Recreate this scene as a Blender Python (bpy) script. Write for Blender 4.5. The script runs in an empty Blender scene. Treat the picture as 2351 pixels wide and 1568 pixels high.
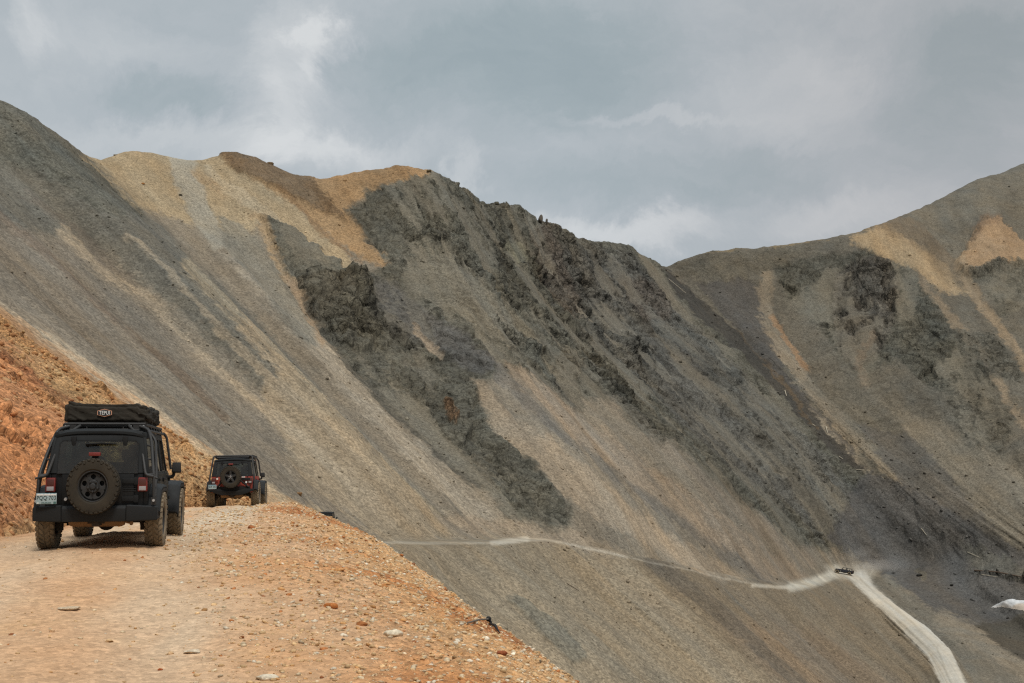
import bpy, bmesh, math, random
import numpy as np
from mathutils import Vector, Matrix, Euler

random.seed(7)
RNG = np.random.default_rng(7)
SC = bpy.context.scene
COL = SC.collection
R = math.radians

# ------------------------------------------------------------------ camera
F, CU, CV, HOR = 2900.0, 1175.5, 784.0, 1117.0      # focal length / centre / horizon on a 2351 px wide print
PITCH = math.atan((HOR - CV) / F)
CP, SP = math.cos(PITCH), math.sin(PITCH)
cd = bpy.data.cameras.new("camera")
cam = bpy.data.objects.new("camera", cd)
COL.objects.link(cam)
cd.sensor_width = 36.0
cd.lens = F / 2351.0 * 36.0
cd.clip_start, cd.clip_end = 0.1, 6000.0
cam.location = (0, 0, 0)
cam.rotation_euler = (math.pi / 2 + PITCH, 0, 0)
SC.camera = cam

# ------------------------------------------------------------------ light
SUN_EL, SUN_AZ = R(56), R(160)            # azimuth clockwise from the view direction (+Y)
sd = bpy.data.lights.new("sun", "SUN")
sd.energy, sd.angle, sd.color = 2.2, R(12), (1.0, 0.95, 0.88)
sun = bpy.data.objects.new("sun", sd)
COL.objects.link(sun)
sdir = Vector((math.sin(SUN_AZ) * math.cos(SUN_EL), math.cos(SUN_AZ) * math.cos(SUN_EL), math.sin(SUN_EL)))
sun.rotation_euler = (-sdir).to_track_quat('-Z', 'Y').to_euler()
sun.location = sdir * 300
SC.view_settings.view_transform = 'Standard'
SC.view_settings.look = 'None'
SC.view_settings.exposure = 0.0
SC.view_settings.gamma = 1.0
try:
    SC.cycles.max_bounces = 6
    SC.cycles.transparent_max_bounces = 12
    SC.cycles.volume_bounces = 0
    SC.cycles.use_denoising = False
    SC.cycles.pixel_filter_type = 'BLACKMAN_HARRIS'
    SC.cycles.filter_width = 1.25
except Exception:
    pass


def lin(c):
    c = np.asarray(c, dtype=np.float64) / 255.0
    return np.where(c <= 0.04045, c / 12.92, ((c + 0.055) / 1.055) ** 2.4)


def nd(nt, kind, **kw):
    n = nt.nodes.new(kind)
    for k, v in kw.items():
        setattr(n, k, v)
    return n


def build_world():
    w = bpy.data.worlds.new("World")
    SC.world = w
    w.use_nodes = True
    nt = w.node_tree
    nt.nodes.clear()
    L = nt.links.new
    tc = nd(nt, 'ShaderNodeTexCoord')
    sep = nd(nt, 'ShaderNodeSeparateXYZ')
    L(tc.outputs['Generated'], sep.inputs[0])
    az = nd(nt, 'ShaderNodeMath', operation='ARCTAN2')
    L(sep.outputs[0], az.inputs[0]); L(sep.outputs[1], az.inputs[1])
    el = nd(nt, 'ShaderNodeMath', operation='ARCSINE')
    L(sep.outputs[2], el.inputs[0])
    P = nd(nt, 'ShaderNodeCombineXYZ')
    L(az.outputs[0], P.inputs[0]); L(el.outputs[0], P.inputs[1])

    def noise(scale, detail, rough=0.55, dist=0.0, src=None, stretch=(1, 1, 1)):
        m = nd(nt, 'ShaderNodeVectorMath', operation='MULTIPLY')
        m.inputs[1].default_value = stretch
        L(src or P.outputs[0], m.inputs[0])
        n = nd(nt, 'ShaderNodeTexNoise')
        n.inputs['Scale'].default_value = scale
        n.inputs['Detail'].default_value = detail
        n.inputs['Roughness'].default_value = rough
        n.inputs['Distortion'].default_value = dist
        L(m.outputs[0], n.inputs['Vector'])
        return n

    # warp the bearing so cloud masses get ragged edges
    wn = noise(8.0, 10.0, 0.68, 0.3)
    ws = nd(nt, 'ShaderNodeVectorMath', operation='SUBTRACT')
    L(wn.outputs['Color'], ws.inputs[0]); ws.inputs[1].default_value = (0.5, 0.5, 0.5)
    wm = nd(nt, 'ShaderNodeVectorMath', operation='MULTIPLY')
    L(ws.outputs[0], wm.inputs[0]); wm.inputs[1].default_value = (0.16, 0.10, 0)
    PW = nd(nt, 'ShaderNodeVectorMath', operation='ADD')
    L(P.outputs[0], PW.inputs[0]); L(wm.outputs[0], PW.inputs[1])

    def bearing(u, v):
        x, z = (u - CU) / F, None
        a = (CV - v) / F
        y, zz = CP - a * SP, SP + a * CP
        return math.atan2(x, y), math.atan2(zz, math.hypot(x, y))

    acc = None
    for (u, v, ru, rv, amp) in CLOUDS:
        a, e = bearing(u, v)
        s = nd(nt, 'ShaderNodeVectorMath', operation='SUBTRACT')
        L(PW.outputs[0], s.inputs[0]); s.inputs[1].default_value = (a, e, 0)
        m = nd(nt, 'ShaderNodeVectorMath', operation='MULTIPLY')
        L(s.outputs[0], m.inputs[0]); m.inputs[1].default_value = (F / ru, F / rv, 0)
        ln = nd(nt, 'ShaderNodeVectorMath', operation='LENGTH')
        L(m.outputs[0], ln.inputs[0])
        mr = nd(nt, 'ShaderNodeMapRange', interpolation_type='SMOOTHSTEP')
        L(ln.outputs['Value'], mr.inputs['Value'])
        mr.inputs['From Min'].default_value = 0.25
        mr.inputs['From Max'].default_value = 1.25
        mr.inputs['To Min'].default_value = amp
        mr.inputs['To Max'].default_value = 0.0
        if acc is None:
            acc = mr.outputs[0]
        else:
            ad = nd(nt, 'ShaderNodeMath', operation='ADD')
            L(acc, ad.inputs[0]); L(mr.outputs[0], ad.inputs[1])
            acc = ad.outputs[0]
    n1 = noise(5.0, 8.0, 0.58, 0.6, PW.outputs[0], (1.0, 2.2, 1))
    n2 = noise(24.0, 9.0, 0.66, 0.2, PW.outputs[0], (1.0, 1.8, 1))
    for n, amp in ((n1, 0.66), (n2, 0.36)):
        s = nd(nt, 'ShaderNodeMath', operation='MULTIPLY_ADD')
        L(n.outputs['Fac'], s.inputs[0]); s.inputs[1].default_value = amp; s.inputs[2].default_value = -amp / 2
        ad = nd(nt, 'ShaderNodeMath', operation='ADD')
        L(acc, ad.inputs[0]); L(s.outputs[0], ad.inputs[1])
        acc = ad.outputs[0]
    ramp = nd(nt, 'ShaderNodeMapRange')
    L(acc, ramp.inputs['Value'])
    ramp.inputs['From Min'].default_value = -0.84
    ramp.inputs['From Max'].default_value = 0.72
    cr = nd(nt, 'ShaderNodeValToRGB')
    L(ramp.outputs[0], cr.inputs[0])
    el_ = cr.color_ramp.elements
    stops = [(0.0, (147, 162, 168)), (0.3, (164, 176, 181)), (0.52, (180, 188, 193)), (0.78, (198, 203, 206)), (1.0, (217, 220, 221))]
    el_[0].position, el_[0].color = stops[0][0], (*lin(stops[0][1]), 1)
    el_[1].position, el_[1].color = stops[-1][0], (*lin(stops[-1][1]), 1)
    for p, c in stops[1:-1]:
        e = el_.new(p); e.color = (*lin(c), 1)
    # warmer grey to the right, where the deck is thicker
    mr = nd(nt, 'ShaderNodeMapRange', interpolation_type='SMOOTHSTEP')
    L(az.outputs[0], mr.inputs['Value'])
    mr.inputs['From Min'].default_value = 0.0; mr.inputs['From Max'].default_value = 0.38
    tint = nd(nt, 'ShaderNodeMix', data_type='RGBA', blend_type='MULTIPLY')
    L(mr.outputs[0], tint.inputs['Factor'])
    L(cr.outputs[0], tint.inputs['A']); tint.inputs['B'].default_value = (0.93, 0.88, 0.86, 1)
    # an overcast deck is brighter overhead than near the horizon
    up = nd(nt, 'ShaderNodeMapRange', interpolation_type='SMOOTHSTEP')
    L(sep.outputs[2], up.inputs['Value'])
    up.inputs['From Min'].default_value = 0.42; up.inputs['From Max'].default_value = 0.95
    up.inputs['To Min'].default_value = 1.0; up.inputs['To Max'].default_value = ZENITH
    bc = nd(nt, 'ShaderNodeBackground')
    L(tint.outputs['Result'], bc.inputs['Color']); L(up.outputs[0], bc.inputs['Strength'])
    sky = nd(nt, 'ShaderNodeTexSky', sky_type='NISHITA')
    sky.sun_disc = False
    sky.sun_elevation, sky.sun_rotation = SUN_EL, SUN_AZ
    sky.altitude = 3000
    bs = nd(nt, 'ShaderNodeBackground')
    L(sky.outputs[0], bs.inputs['Color']); bs.inputs['Strength'].default_value = 0.08
    mx = nd(nt, 'ShaderNodeMixShader')
    mx.inputs[0].default_value = 0.94            # thin blue shows faintly through the cloud deck
    L(bs.outputs[0], mx.inputs[1]); L(bc.outputs[0], mx.inputs[2])
    out = nd(nt, 'ShaderNodeOutputWorld')
    L(mx.outputs[0], out.inputs['Surface'])


ZENITH = 2.5
#          u     v    ru   rv   amp   (bearing of each cloud mass, its half-width and half-height)
CLOUDS = [(690, 120, 120, 150, 0.40), (620, 240, 110, 100, 0.34), (60, 60, 60, 60, 0.26), (560, 315, 330, 55, 0.40), (800, 350, 260, 60, 0.26),
          (1180, 130, 430, 190, -0.52), (380, 215, 230, 70, -0.34), (250, 70, 200, 60, 0.14), (2230, 190, 260, 190, -0.40),
          (1800, 190, 170, 130, 0.20), (1400, 525, 280, 50, 0.55), (1960, 500, 220, 60, 0.30), (1500, 400, 500, 70, -0.26),
          (1085, 405, 50, 60, 0.40), (1500, 262, 260, 18, 0.26), (740, 55, 70, 45, 0.35), (745, 150, 50, 50, 0.34), (790, 90, 60, 50, 0.26), (130, 330, 200, 60, 0.24)]
build_world()

# ------------------------------------------------------------------ helpers
def unproj(u, v, y):
    x, a = (u - CU) / F, (CV - v) / F
    d = CP - a * SP
    return np.array([x / d * y, y, (SP + a * CP) / d * y])


def proj(P):
    P = np.asarray(P)
    d = P[..., 1] * CP + P[..., 2] * SP
    d = np.where(np.abs(d) < 1e-6, 1e-6, d)
    return CU + F * P[..., 0] / d, CV - F * (-P[..., 1] * SP + P[..., 2] * CP) / d


def _hash(ix, iy, iz, seed):
    h = (ix * np.uint32(374761393) + iy * np.uint32(668265263) + iz * np.uint32(2147483647) + np.uint32((seed * 1274126177) & 0xffffffff))
    h = (h ^ (h >> np.uint32(13))) * np.uint32(1274126177)
    h = h ^ (h >> np.uint32(16))
    h = h * np.uint32(2246822519)
    h = h ^ (h >> np.uint32(13))
    return h.astype(np.float32) * np.float32(2.0 / 4294967295.0) - np.float32(1.0)


def vnoise(p, seed=0):
    """value noise in [-1, 1] at the points p (n, 3)"""
    p = np.asarray(p, dtype=np.float32)
    fl = np.floor(p)
    f = p - fl
    i = fl.astype(np.int64).astype(np.uint32)
    f = f * f * f * (f * (f * 6 - 15) + 10)
    x, y, z = i[:, 0], i[:, 1], i[:, 2]
    one = np.uint32(1)
    fx, fy, fz = f[:, 0], f[:, 1], f[:, 2]

    def lx(yy, zz):
        a = _hash(x, yy, zz, seed); b = _hash(x + one, yy, zz, seed)
        return a + (b - a) * fx
    a = lx(y, z); b = lx(y + one, z)
    c = lx(y, z + one); d = lx(y + one, z + one)
    a = a + (b - a) * fy; c = c + (d - c) * fy
    return a + (c - a) * fz


def fbm(p, octaves=4, seed=0, gain=0.5, ridged=False):
    p = np.asarray(p, dtype=np.float32)
    out = np.zeros(len(p), np.float32); amp, tot = 1.0, 0.0
    for k in range(octaves):
        n = vnoise(p * np.float32(2.03 ** k) + np.float32(17.3 * k), seed + k)
        if ridged:
            n = 1.0 - 2.0 * np.abs(n)
        out += amp * n; tot += amp; amp *= gain
    return out / tot


def smooth(a, b, x):
    t = np.clip((x - a) / (b - a), 0, 1)
    return t * t * (3 - 2 * t)


def poly_sd(u, v, poly):
    """signed distance to a polygon, negative inside"""
    poly = np.asarray(poly, np.float32)
    d2 = np.full(u.shape, 1e12, np.float32); inside = np.zeros(u.shape, bool)
    for (ax, ay), (bx, by) in zip(poly, np.roll(poly, -1, 0)):
        ex, ey = bx - ax, by - ay
        t = np.clip(((u - ax) * ex + (v - ay) * ey) / (ex * ex + ey * ey + 1e-9), 0, 1)
        d2 = np.minimum(d2, (u - ax - t * ex) ** 2 + (v - ay - t * ey) ** 2)
        if ay != by:
            c = (ay > v) != (by > v)
            inside ^= c & (u < (bx - ax) * (v - ay) / (by - ay) + ax)
    d = np.sqrt(d2)
    return np.where(inside, -d, d)


def line_d(u, v, pts):
    d2 = np.full(u.shape, 1e12, np.float32)
    pts = np.asarray(pts, np.float32)
    for (ax, ay), (bx, by) in zip(pts[:-1], pts[1:]):
        ex, ey = bx - ax, by - ay
        t = np.clip(((u - ax) * ex + (v - ay) * ey) / (ex * ex + ey * ey + 1e-9), 0, 1)
        d2 = np.minimum(d2, (u - ax - t * ex) ** 2 + (v - ay - t * ey) ** 2)
    return np.sqrt(d2)


def pchip(x, Y, xq):
    """monotone cubic interpolation of Y (n, ...) along axis 0"""
    x = np.asarray(x, float); Y = np.asarray(Y, float)
    h = np.diff(x).reshape(-1, *([1] * (Y.ndim - 1)))
    dl = np.diff(Y, axis=0) / h
    m = np.zeros_like(Y)
    s = dl[:-1] * dl[1:]
    w1 = 2 * h[1:] + h[:-1]; w2 = h[1:] + 2 * h[:-1]
    with np.errstate(divide='ignore', invalid='ignore'):
        mm = (w1 + w2) / (w1 / dl[:-1] + w2 / dl[1:])
    m[1:-1] = np.where(s > 0, mm, 0)
    m[0], m[-1] = dl[0], dl[-1]
    i = np.clip(np.searchsorted(x, xq) - 1, 0, len(x) - 2)
    hh = h[i]
    t = ((xq - x[i]).reshape(-1, *([1] * (Y.ndim - 1)))) / hh
    h00 = 2 * t ** 3 - 3 * t ** 2 + 1; h10 = t ** 3 - 2 * t ** 2 + t
    h01 = -2 * t ** 3 + 3 * t ** 2; h11 = t ** 3 - t ** 2
    return h00 * Y[i] + h10 * hh * m[i] + h01 * Y[i + 1] + h11 * hh * m[i + 1]


def catmull(x, Y, xq):
    x = np.asarray(x, float); Y = np.asarray(Y, float)
    sh = (-1, *([1] * (Y.ndim - 1)))
    m = np.zeros_like(Y)
    m[1:-1] = (Y[2:] - Y[:-2]) / (x[2:] - x[:-2]).reshape(sh)
    m[0] = (Y[1] - Y[0]) / (x[1] - x[0]); m[-1] = (Y[-1] - Y[-2]) / (x[-1] - x[-2])
    i = np.clip(np.searchsorted(x, xq) - 1, 0, len(x) - 2)
    hh = (x[i + 1] - x[i]).reshape(sh); t = (xq - x[i]).reshape(sh) / hh
    h00 = 2 * t ** 3 - 3 * t ** 2 + 1; h10 = t ** 3 - 2 * t ** 2 + t
    h01 = -2 * t ** 3 + 3 * t ** 2; h11 = t ** 3 - t ** 2
    return h00 * Y[i] + h10 * hh * m[i] + h01 * Y[i + 1] + h11 * hh * m[i + 1]


def np_mesh(name, verts, faces, mat=None, col=None, smooth_=True, attrs=None):
    """mesh from arrays; faces is (n, 3) or (n, 4)"""
    me = bpy.data.meshes.new(name)
    verts = np.ascontiguousarray(verts, np.float32); faces = np.ascontiguousarray(faces, np.int32)
    k = faces.shape[1]
    me.vertices.add(len(verts)); me.vertices.foreach_set('co', verts.ravel())
    me.loops.add(faces.size); me.loops.foreach_set('vertex_index', faces.ravel())
    me.polygons.add(len(faces))
    me.polygons.foreach_set('loop_start', np.arange(0, faces.size, k, dtype=np.int32))
    me.polygons.foreach_set('loop_total', np.full(len(faces), k, np.int32))
    me.update(calc_edges=True)
    if smooth_:
        me.polygons.foreach_set('use_smooth', np.ones(len(faces), bool))
    if col is not None:
        a = me.color_attributes.new('Col', 'FLOAT_COLOR', 'POINT')
        c = np.ones((len(verts), 4), np.float32); c[:, :3] = col
        a.data.foreach_set('color', c.ravel())
    for nme, val in (attrs or {}).items():
        a = me.attributes.new(nme, 'FLOAT', 'POINT')
        a.data.foreach_set('value', np.ascontiguousarray(val, np.float32))
    if mat:
        me.materials.append(mat)
    return me


def link(name, me, parent=None):
    o = bpy.data.objects.new(name, me)
    COL.objects.link(o)
    if parent is not None:
        o.parent = parent
    return o


def tag(o, label=None, cat=None, group=None, kind=None):
    if label: o['label'] = label
    if cat: o['category'] = cat
    if group: o['group'] = group
    if kind: o['kind'] = kind
    return o


def grid_faces(nr, nc):
    i = np.arange(nr - 1)[:, None] * nc + np.arange(nc - 1)[None, :]
    i = i.ravel()
    return np.stack([i, i + nc, i + nc + 1, i + 1], 1)


def grid_normals(G):
    du = np.gradient(G, axis=1); dv = np.gradient(G, axis=0)
    n = np.cross(dv, du)
    n /= np.linalg.norm(n, axis=2, keepdims=True) + 1e-9
    return n


# ------------------------------------------------------------------ ground materials
def ground_material(name, sp_scale, sp_lo, sp_hi, fine_scale, bump_d, rough=0.95, rocky=False, fine_amp=0.28):
    """stony ground: the colour of the place times the tone of each small stone"""
    m = bpy.data.materials.new(name); m.use_nodes = True
    nt = m.node_tree; nt.nodes.clear(); L = nt.links.new
    at = nd(nt, 'ShaderNodeAttribute', attribute_name='Col')
    gr = nd(nt, 'ShaderNodeAttribute', attribute_name='grain')
    tc = nd(nt, 'ShaderNodeTexCoord')
    out = nd(nt, 'ShaderNodeOutputMaterial')
    bs = nd(nt, 'ShaderNodeBsdfPrincipled')
    bs.inputs['Roughness'].default_value = rough
    bs.inputs['Specular IOR Level'].default_value = 0.15
    L(bs.outputs[0], out.inputs[0])
    wn = nd(nt, 'ShaderNodeTexNoise'); wn.inputs['Scale'].default_value = sp_scale * 1.7
    wn.inputs['Detail'].default_value = 2
    L(tc.outputs['Object'], wn.inputs['Vector'])
    wm = nd(nt, 'ShaderNodeVectorMath', operation='MULTIPLY_ADD')
    L(wn.outputs['Color'], wm.inputs[0]); wm.inputs[1].default_value = (0.5 / sp_scale,) * 3
    L(tc.outputs['Object'], wm.inputs[2])
    fac = None
    tones = []
    hts = []
    for k, (s, w) in enumerate(((sp_scale, 1.0), (sp_scale * 2.6, 0.7))):
        vo = nd(nt, 'ShaderNodeTexVoronoi'); vo.inputs['Scale'].default_value = s
        L(wm.outputs[0], vo.inputs['Vector'])
        bw = nd(nt, 'ShaderNodeSeparateColor'); L(vo.outputs['Color'], bw.inputs[0])
        mr = nd(nt, 'ShaderNodeMapRange')
        L(bw.outputs[k], mr.inputs['Value'])
        mr.inputs['To Min'].default_value = 1 + (sp_lo - 1) * w
        mr.inputs['To Max'].default_value = 1 + (sp_hi - 1) * w
        tones.append(mr.outputs[0]); hts.append(vo.outputs['Distance'])
    fn = nd(nt, 'ShaderNodeTexNoise'); fn.inputs['Scale'].default_value = fine_scale
    fn.inputs['Detail'].default_value = 6; fn.inputs['Roughness'].default_value = 0.65
    L(tc.outputs['Object'], fn.inputs['Vector'])
    mr = nd(nt, 'ShaderNodeMapRange'); L(fn.outputs['Fac'], mr.inputs['Value'])
    mr.inputs['From Min'].default_value = 0.25; mr.inputs['From Max'].default_value = 0.75
    mr.inputs['To Min'].default_value = 1 - fine_amp; mr.inputs['To Max'].default_value = 1 + fine_amp
    tones.append(mr.outputs[0])
    acc = tones[0]
    for t in tones[1:]:
        mu = nd(nt, 'ShaderNodeMath', operation='MULTIPLY'); L(acc, mu.inputs[0]); L(t, mu.inputs[1]); acc = mu.outputs[0]
    rock_h = None
    if rocky:                                  # jointed rock: tilted blocks parted by dark seams
        ra = nd(nt, 'ShaderNodeAttribute', attribute_name='rock')
        rw = nd(nt, 'ShaderNodeTexNoise'); rw.inputs['Scale'].default_value = 0.22; rw.inputs['Detail'].default_value = 5
        L(tc.outputs['Object'], rw.inputs['Vector'])
        rv = nd(nt, 'ShaderNodeVectorMath', operation='MULTIPLY_ADD')
        L(rw.outputs['Color'], rv.inputs[0]); rv.inputs[1].default_value = (5, 5, 5); L(tc.outputs['Object'], rv.inputs[2])
        for s, wt in ((0.13, 1.7), (0.50, 0.55)):
            sv = nd(nt, 'ShaderNodeVectorMath', operation='MULTIPLY')
            L(rv.outputs[0], sv.inputs[0]); sv.inputs[1].default_value = (s, s, s * 0.6)
            v1 = nd(nt, 'ShaderNodeTexVoronoi'); v1.inputs['Scale'].default_value = 1.0
            v2 = nd(nt, 'ShaderNodeTexVoronoi', feature='DISTANCE_TO_EDGE'); v2.inputs['Scale'].default_value = 1.0
            L(sv.outputs[0], v1.inputs['Vector']); L(sv.outputs[0], v2.inputs['Vector'])
            dp = nd(nt, 'ShaderNodeVectorMath', operation='SUBTRACT'); L(sv.outputs[0], dp.inputs[0]); L(v1.outputs['Position'], dp.inputs[1])
            dc = nd(nt, 'ShaderNodeVectorMath', operation='SUBTRACT'); L(v1.outputs['Color'], dc.inputs[0]); dc.inputs[1].default_value = (0.5, 0.5, 0.5)
            dt = nd(nt, 'ShaderNodeVectorMath', operation='DOT_PRODUCT'); L(dp.outputs[0], dt.inputs[0]); L(dc.outputs[0], dt.inputs[1])
            ed = nd(nt, 'ShaderNodeMapRange'); L(v2.outputs['Distance'], ed.inputs['Value'])
            ed.inputs['From Max'].default_value = 0.10; ed.inputs['To Min'].default_value = -0.16; ed.inputs['To Max'].default_value = 0.0
            hh = nd(nt, 'ShaderNodeMath', operation='ADD'); L(dt.outputs['Value'], hh.inputs[0]); L(ed.outputs[0], hh.inputs[1])
            hw = nd(nt, 'ShaderNodeMath', operation='MULTIPLY_ADD'); L(hh.outputs[0], hw.inputs[0]); hw.inputs[1].default_value = wt * 2.4
            if rock_h is None: hw.inputs[2].default_value = 0.0
            else: L(rock_h, hw.inputs[2])
            rock_h = hw.outputs[0]
            sm = nd(nt, 'ShaderNodeMapRange'); L(v2.outputs['Distance'], sm.inputs['Value'])
            sm.inputs['From Max'].default_value = 0.07; sm.inputs['To Min'].default_value = 0.62; sm.inputs['To Max'].default_value = 1.0
            sx = nd(nt, 'ShaderNodeMix', data_type='FLOAT'); L(ra.outputs['Fac'], sx.inputs['Factor']); sx.inputs['A'].default_value = 1.0; L(sm.outputs[0], sx.inputs['B'])
            mu = nd(nt, 'ShaderNodeMath', operation='MULTIPLY'); L(acc, mu.inputs[0]); L(sx.outputs['Result'], mu.inputs[1]); acc = mu.outputs[0]
    mx = nd(nt, 'ShaderNodeMix', data_type='FLOAT')
    L(gr.outputs['Fac'], mx.inputs['Factor']); mx.inputs['A'].default_value = 1.0; L(acc, mx.inputs['B'])
    sc = nd(nt, 'ShaderNodeVectorMath', operation='SCALE')
    L(at.outputs['Color'], sc.inputs[0]); L(mx.outputs['Result'], sc.inputs['Scale'])
    L(sc.outputs[0], bs.inputs['Base Color'])
    hs = nd(nt, 'ShaderNodeMath', operation='MULTIPLY_ADD')
    L(hts[0], hs.inputs[0]); hs.inputs[1].default_value = -0.8; L(fn.outputs['Fac'], hs.inputs[2])
    bp = nd(nt, 'ShaderNodeBump'); bp.inputs['Distance'].default_value = bump_d
    L(gr.outputs['Fac'], bp.inputs['Strength'])
    L(hs.outputs[0], bp.inputs['Height'])
    nrm = bp.outputs[0]
    if rock_h is not None:
        b2 = nd(nt, 'ShaderNodeBump'); b2.inputs['Distance'].default_value = 1.0
        L(ra.outputs['Fac'], b2.inputs['Strength']); L(rock_h, b2.inputs['Height']); L(nrm, b2.inputs['Normal']); nrm = b2.outputs[0]
    L(nrm, bs.inputs['Normal'])
    return m


EXPO = 1.14      # light that reaches open ground, as radiance of a white card


def alb(c, k=1.0):
    return np.clip(lin(c) / EXPO * k, 0, 0.85)


# ------------------------------------------------------------------ the mountainside: one sheet swept down its fall lines
SLOPE = math.tan(R(33))


def line3(a, b, n=7, sag=0.0):
    t = np.linspace(0, 1, n)[:, None]
    p = np.asarray(a, float) * (1 - t) + np.asarray(b, float) * t
    p[:, 2] -= sag * (t[:, 0] * (1 - t[:, 0])) * 4
    return p


def pixline(pts, y0, y1):
    pts = np.asarray(pts, float)
    s = np.r_[0, np.cumsum(np.hypot(*np.diff(pts, axis=0).T))]; s /= s[-1]
    q = np.linspace(0, 1, 7)
    uu, vv = np.interp(q, s, pts[:, 0]), np.interp(q, s, pts[:, 1])
    yy = 1.0 / ((1 - q) / y0 + q / y1)
    return np.array([unproj(a, b, c) for a, b, c in zip(uu, vv, yy)])


def down(P, u, v, slope, ylo, yhi):
    """point on the bearing (u, v) that lies below P at the given slope"""
    ys = np.linspace(ylo, yhi, 400)
    Q = np.array([unproj(u, v, y) for y in ys])
    g = (P[2] - Q[:, 2]) - slope * np.hypot(Q[:, 0] - P[0], Q[:, 1] - P[1])
    ok = np.where(g[:-1] * g[1:] <= 0)[0]
    k = ok[-1] if len(ok) else int(np.argmax(g))
    return Q[k]


cols = []      # each: 7 face points (ridge..foot) + outer road edge + 3 lower points
NEAR = [((-70, -25, 50), (-5.0, -12, -1.8)), ((-75, 0, 54), (-6.2, 9, -1.3)), ((-85, 20, 58), (-7.9, 19.5, -0.95)), ((-93, 42, 60), (-10.6, 42, -0.6)),
        ((-98, 75, 60), (-11.6, 62, -1.3)), ((-119, 155, 72), (-19.5, 110, -4.2)), ((-98, 212, 66), (-15.0, 150, -6.5))]
for rp, fp in NEAR:
    c = list(line3(rp, fp, 7, 1.5))
    f = np.array(fp, float)
    if fp[1] > 100:                     # the road is a bench cut into this part of the slope
        c.append(f + np.array([5.2, -0.6, -0.3]))
    else:
        c.append(f + np.array([0.5, 0.1, -2.2]))
    for k in (12, 40, 100):
        c.append(c[7] + np.array([k * 0.97, -k * 0.15, -k * 0.68]))
    cols.append(c)
FAR = [
    ([(0, 240), (143, 372), (400, 610), (700, 910), (1020, 1240)], 225, 168),
    ([(195, 365), (330, 490), (560, 735), (820, 990), (1090, 1239)], 262, 177),
    ([(300, 356), (370, 440), (470, 540), (610, 690), (850, 945), (1135, 1237)], 277, 184),
    ([(440, 374), (500, 450), (560, 560), (680, 735), (880, 955), (1175, 1236)], 288, 190),
    ([(550, 360), (610, 470), (650, 580), (720, 740), (930, 970), (1215, 1236)], 296, 194),
    ([(700, 411), (790, 540), (830, 655), (900, 800), (1060, 1000), (1265, 1238)], 306, 198),
    ([(830, 395), (960, 560), (1030, 690), (1140, 850), (1290, 1050), (1440, 1276)], 312, 206),
    ([(980, 393), (1070, 530), (1160, 700), (1270, 860), (1430, 1050), (1640, 1318)], 319, 234),
    ([(1110, 465), (1180, 600), (1280, 740), (1420, 880), (1600, 1070), (1790, 1338)], 336, 264),
    ([(1180, 472), (1240, 620), (1350, 760), (1480, 890), (1660, 1070), (1852, 1336)], 344, 291),
    ([(1240, 508), (1300, 660), (1410, 780), (1560, 920), (1720, 1080), (1908, 1316)], 352, 317),
    ([(1360, 557), (1440, 680), (1550, 800), (1690, 930), (1850, 1090), (1966, 1306)], 388, 330),
    ([(1450, 570), (1530, 690), (1640, 800), (1760, 920), (1910, 1070), (2080, 1290)], 412, 338),
    ([(1517, 612), (1600, 690), (1700, 780), (1800, 880), (1930, 1010), (2180, 1288)], 440, 331),
    ([(1580, 592), (1660, 690), (1740, 780), (1830, 880), (1970, 1020), (2250, 1280)], 446, 325),
    ([(1680, 570), (1720, 680), (1775, 780), (1860, 890), (2010, 1030), (2320, 1280)], 452, 319),
    ([(1760, 572), (1775, 680), (1825, 790), (1910, 905), (2060, 1040), (2390, 1285)], 456, 313),
    ([(1930, 545), (1940, 660), (1975, 780), (2050, 900), (2170, 1040), (2470, 1300)], 461, 305),
    ([(2050, 505), (2105, 620), (2160, 740), (2230, 870), (2340, 1030), (2560, 1310)], 474, 300),
    ([(2130, 470), (2200, 600), (2265, 720), (2340, 860), (2440, 1020), (2640, 1310)], 500, 295),
    ([(2230, 420), (2310, 580), (2380, 720), (2450, 860), (2540, 1030), (2720, 1310)], 520, 292),
    ([(2351, 378), (2430, 560), (2500, 720), (2570, 870), (2660, 1040), (2820, 1310)], 542, 290),
    ([(2520, 320), (2600, 540), (2680, 720), (2750, 880), (2840, 1050), (2980, 1310)], 565, 288),
    ([(2850, 300), (2930, 540), (3000, 720), (3070, 880), (3150, 1050), (3280, 1310)], 560, 280)]
LOWER = {9: [(1868, 1345, 285), (1960, 1430, 266), (2060, 1540, 244), (2150, 1650, 222)],
         10: [(1926, 1330, 305), (2010, 1402, 289), (2112, 1500, 256), (2180, 1600, 222)],
         11: [(1978, 1326, 319), (2056, 1395, 289), (2152, 1480, 257), (2228, 1590, 222)],
         12: [(2062, 1332, 321), (2140, 1402, 294), (2232, 1480, 261), (2305, 1590, 224)]}
for k, (pts, y0, y1) in enumerate(FAR):
    c = list(pixline(pts, y0, y1))
    if k in LOWER:
        c += [unproj(*q) for q in LOWER[k]]
    elif k > 12:
        u = pts[-1][0]
        c += [unproj(u + 15, 1345, y1 - 13), unproj(u + 95, 1405, y1 - 30), unproj(u + 185, 1480, y1 - 58), unproj(u + 275, 1590, y1 - 95)]
    cols.append(c)
nN = len(NEAR)
for k in range(-2, 9):                  # upper road: 4.5 m bench, then the fill slope below it
    c = cols[nN + k]
    t = cols[nN + k + 1][6] - cols[nN + k - 1][6]
    t /= np.hypot(t[0], t[1])
    w = 4.6
    del c[7:]
    c.append(c[6] + np.array([t[1] * w, -t[0] * w, -0.25]))
    f = c[7]
    u0, v0 = proj(f)
    for (du, dv, sl) in ((120, 105, 0.55), (170, 155, 0.62), (330, 330, 0.62)):
        u0, v0 = u0 + du, v0 + dv
        c.append(down(c[-1], u0, v0, sl, c[-1][1] * 0.55, c[-1][1] * 1.05))
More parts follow.
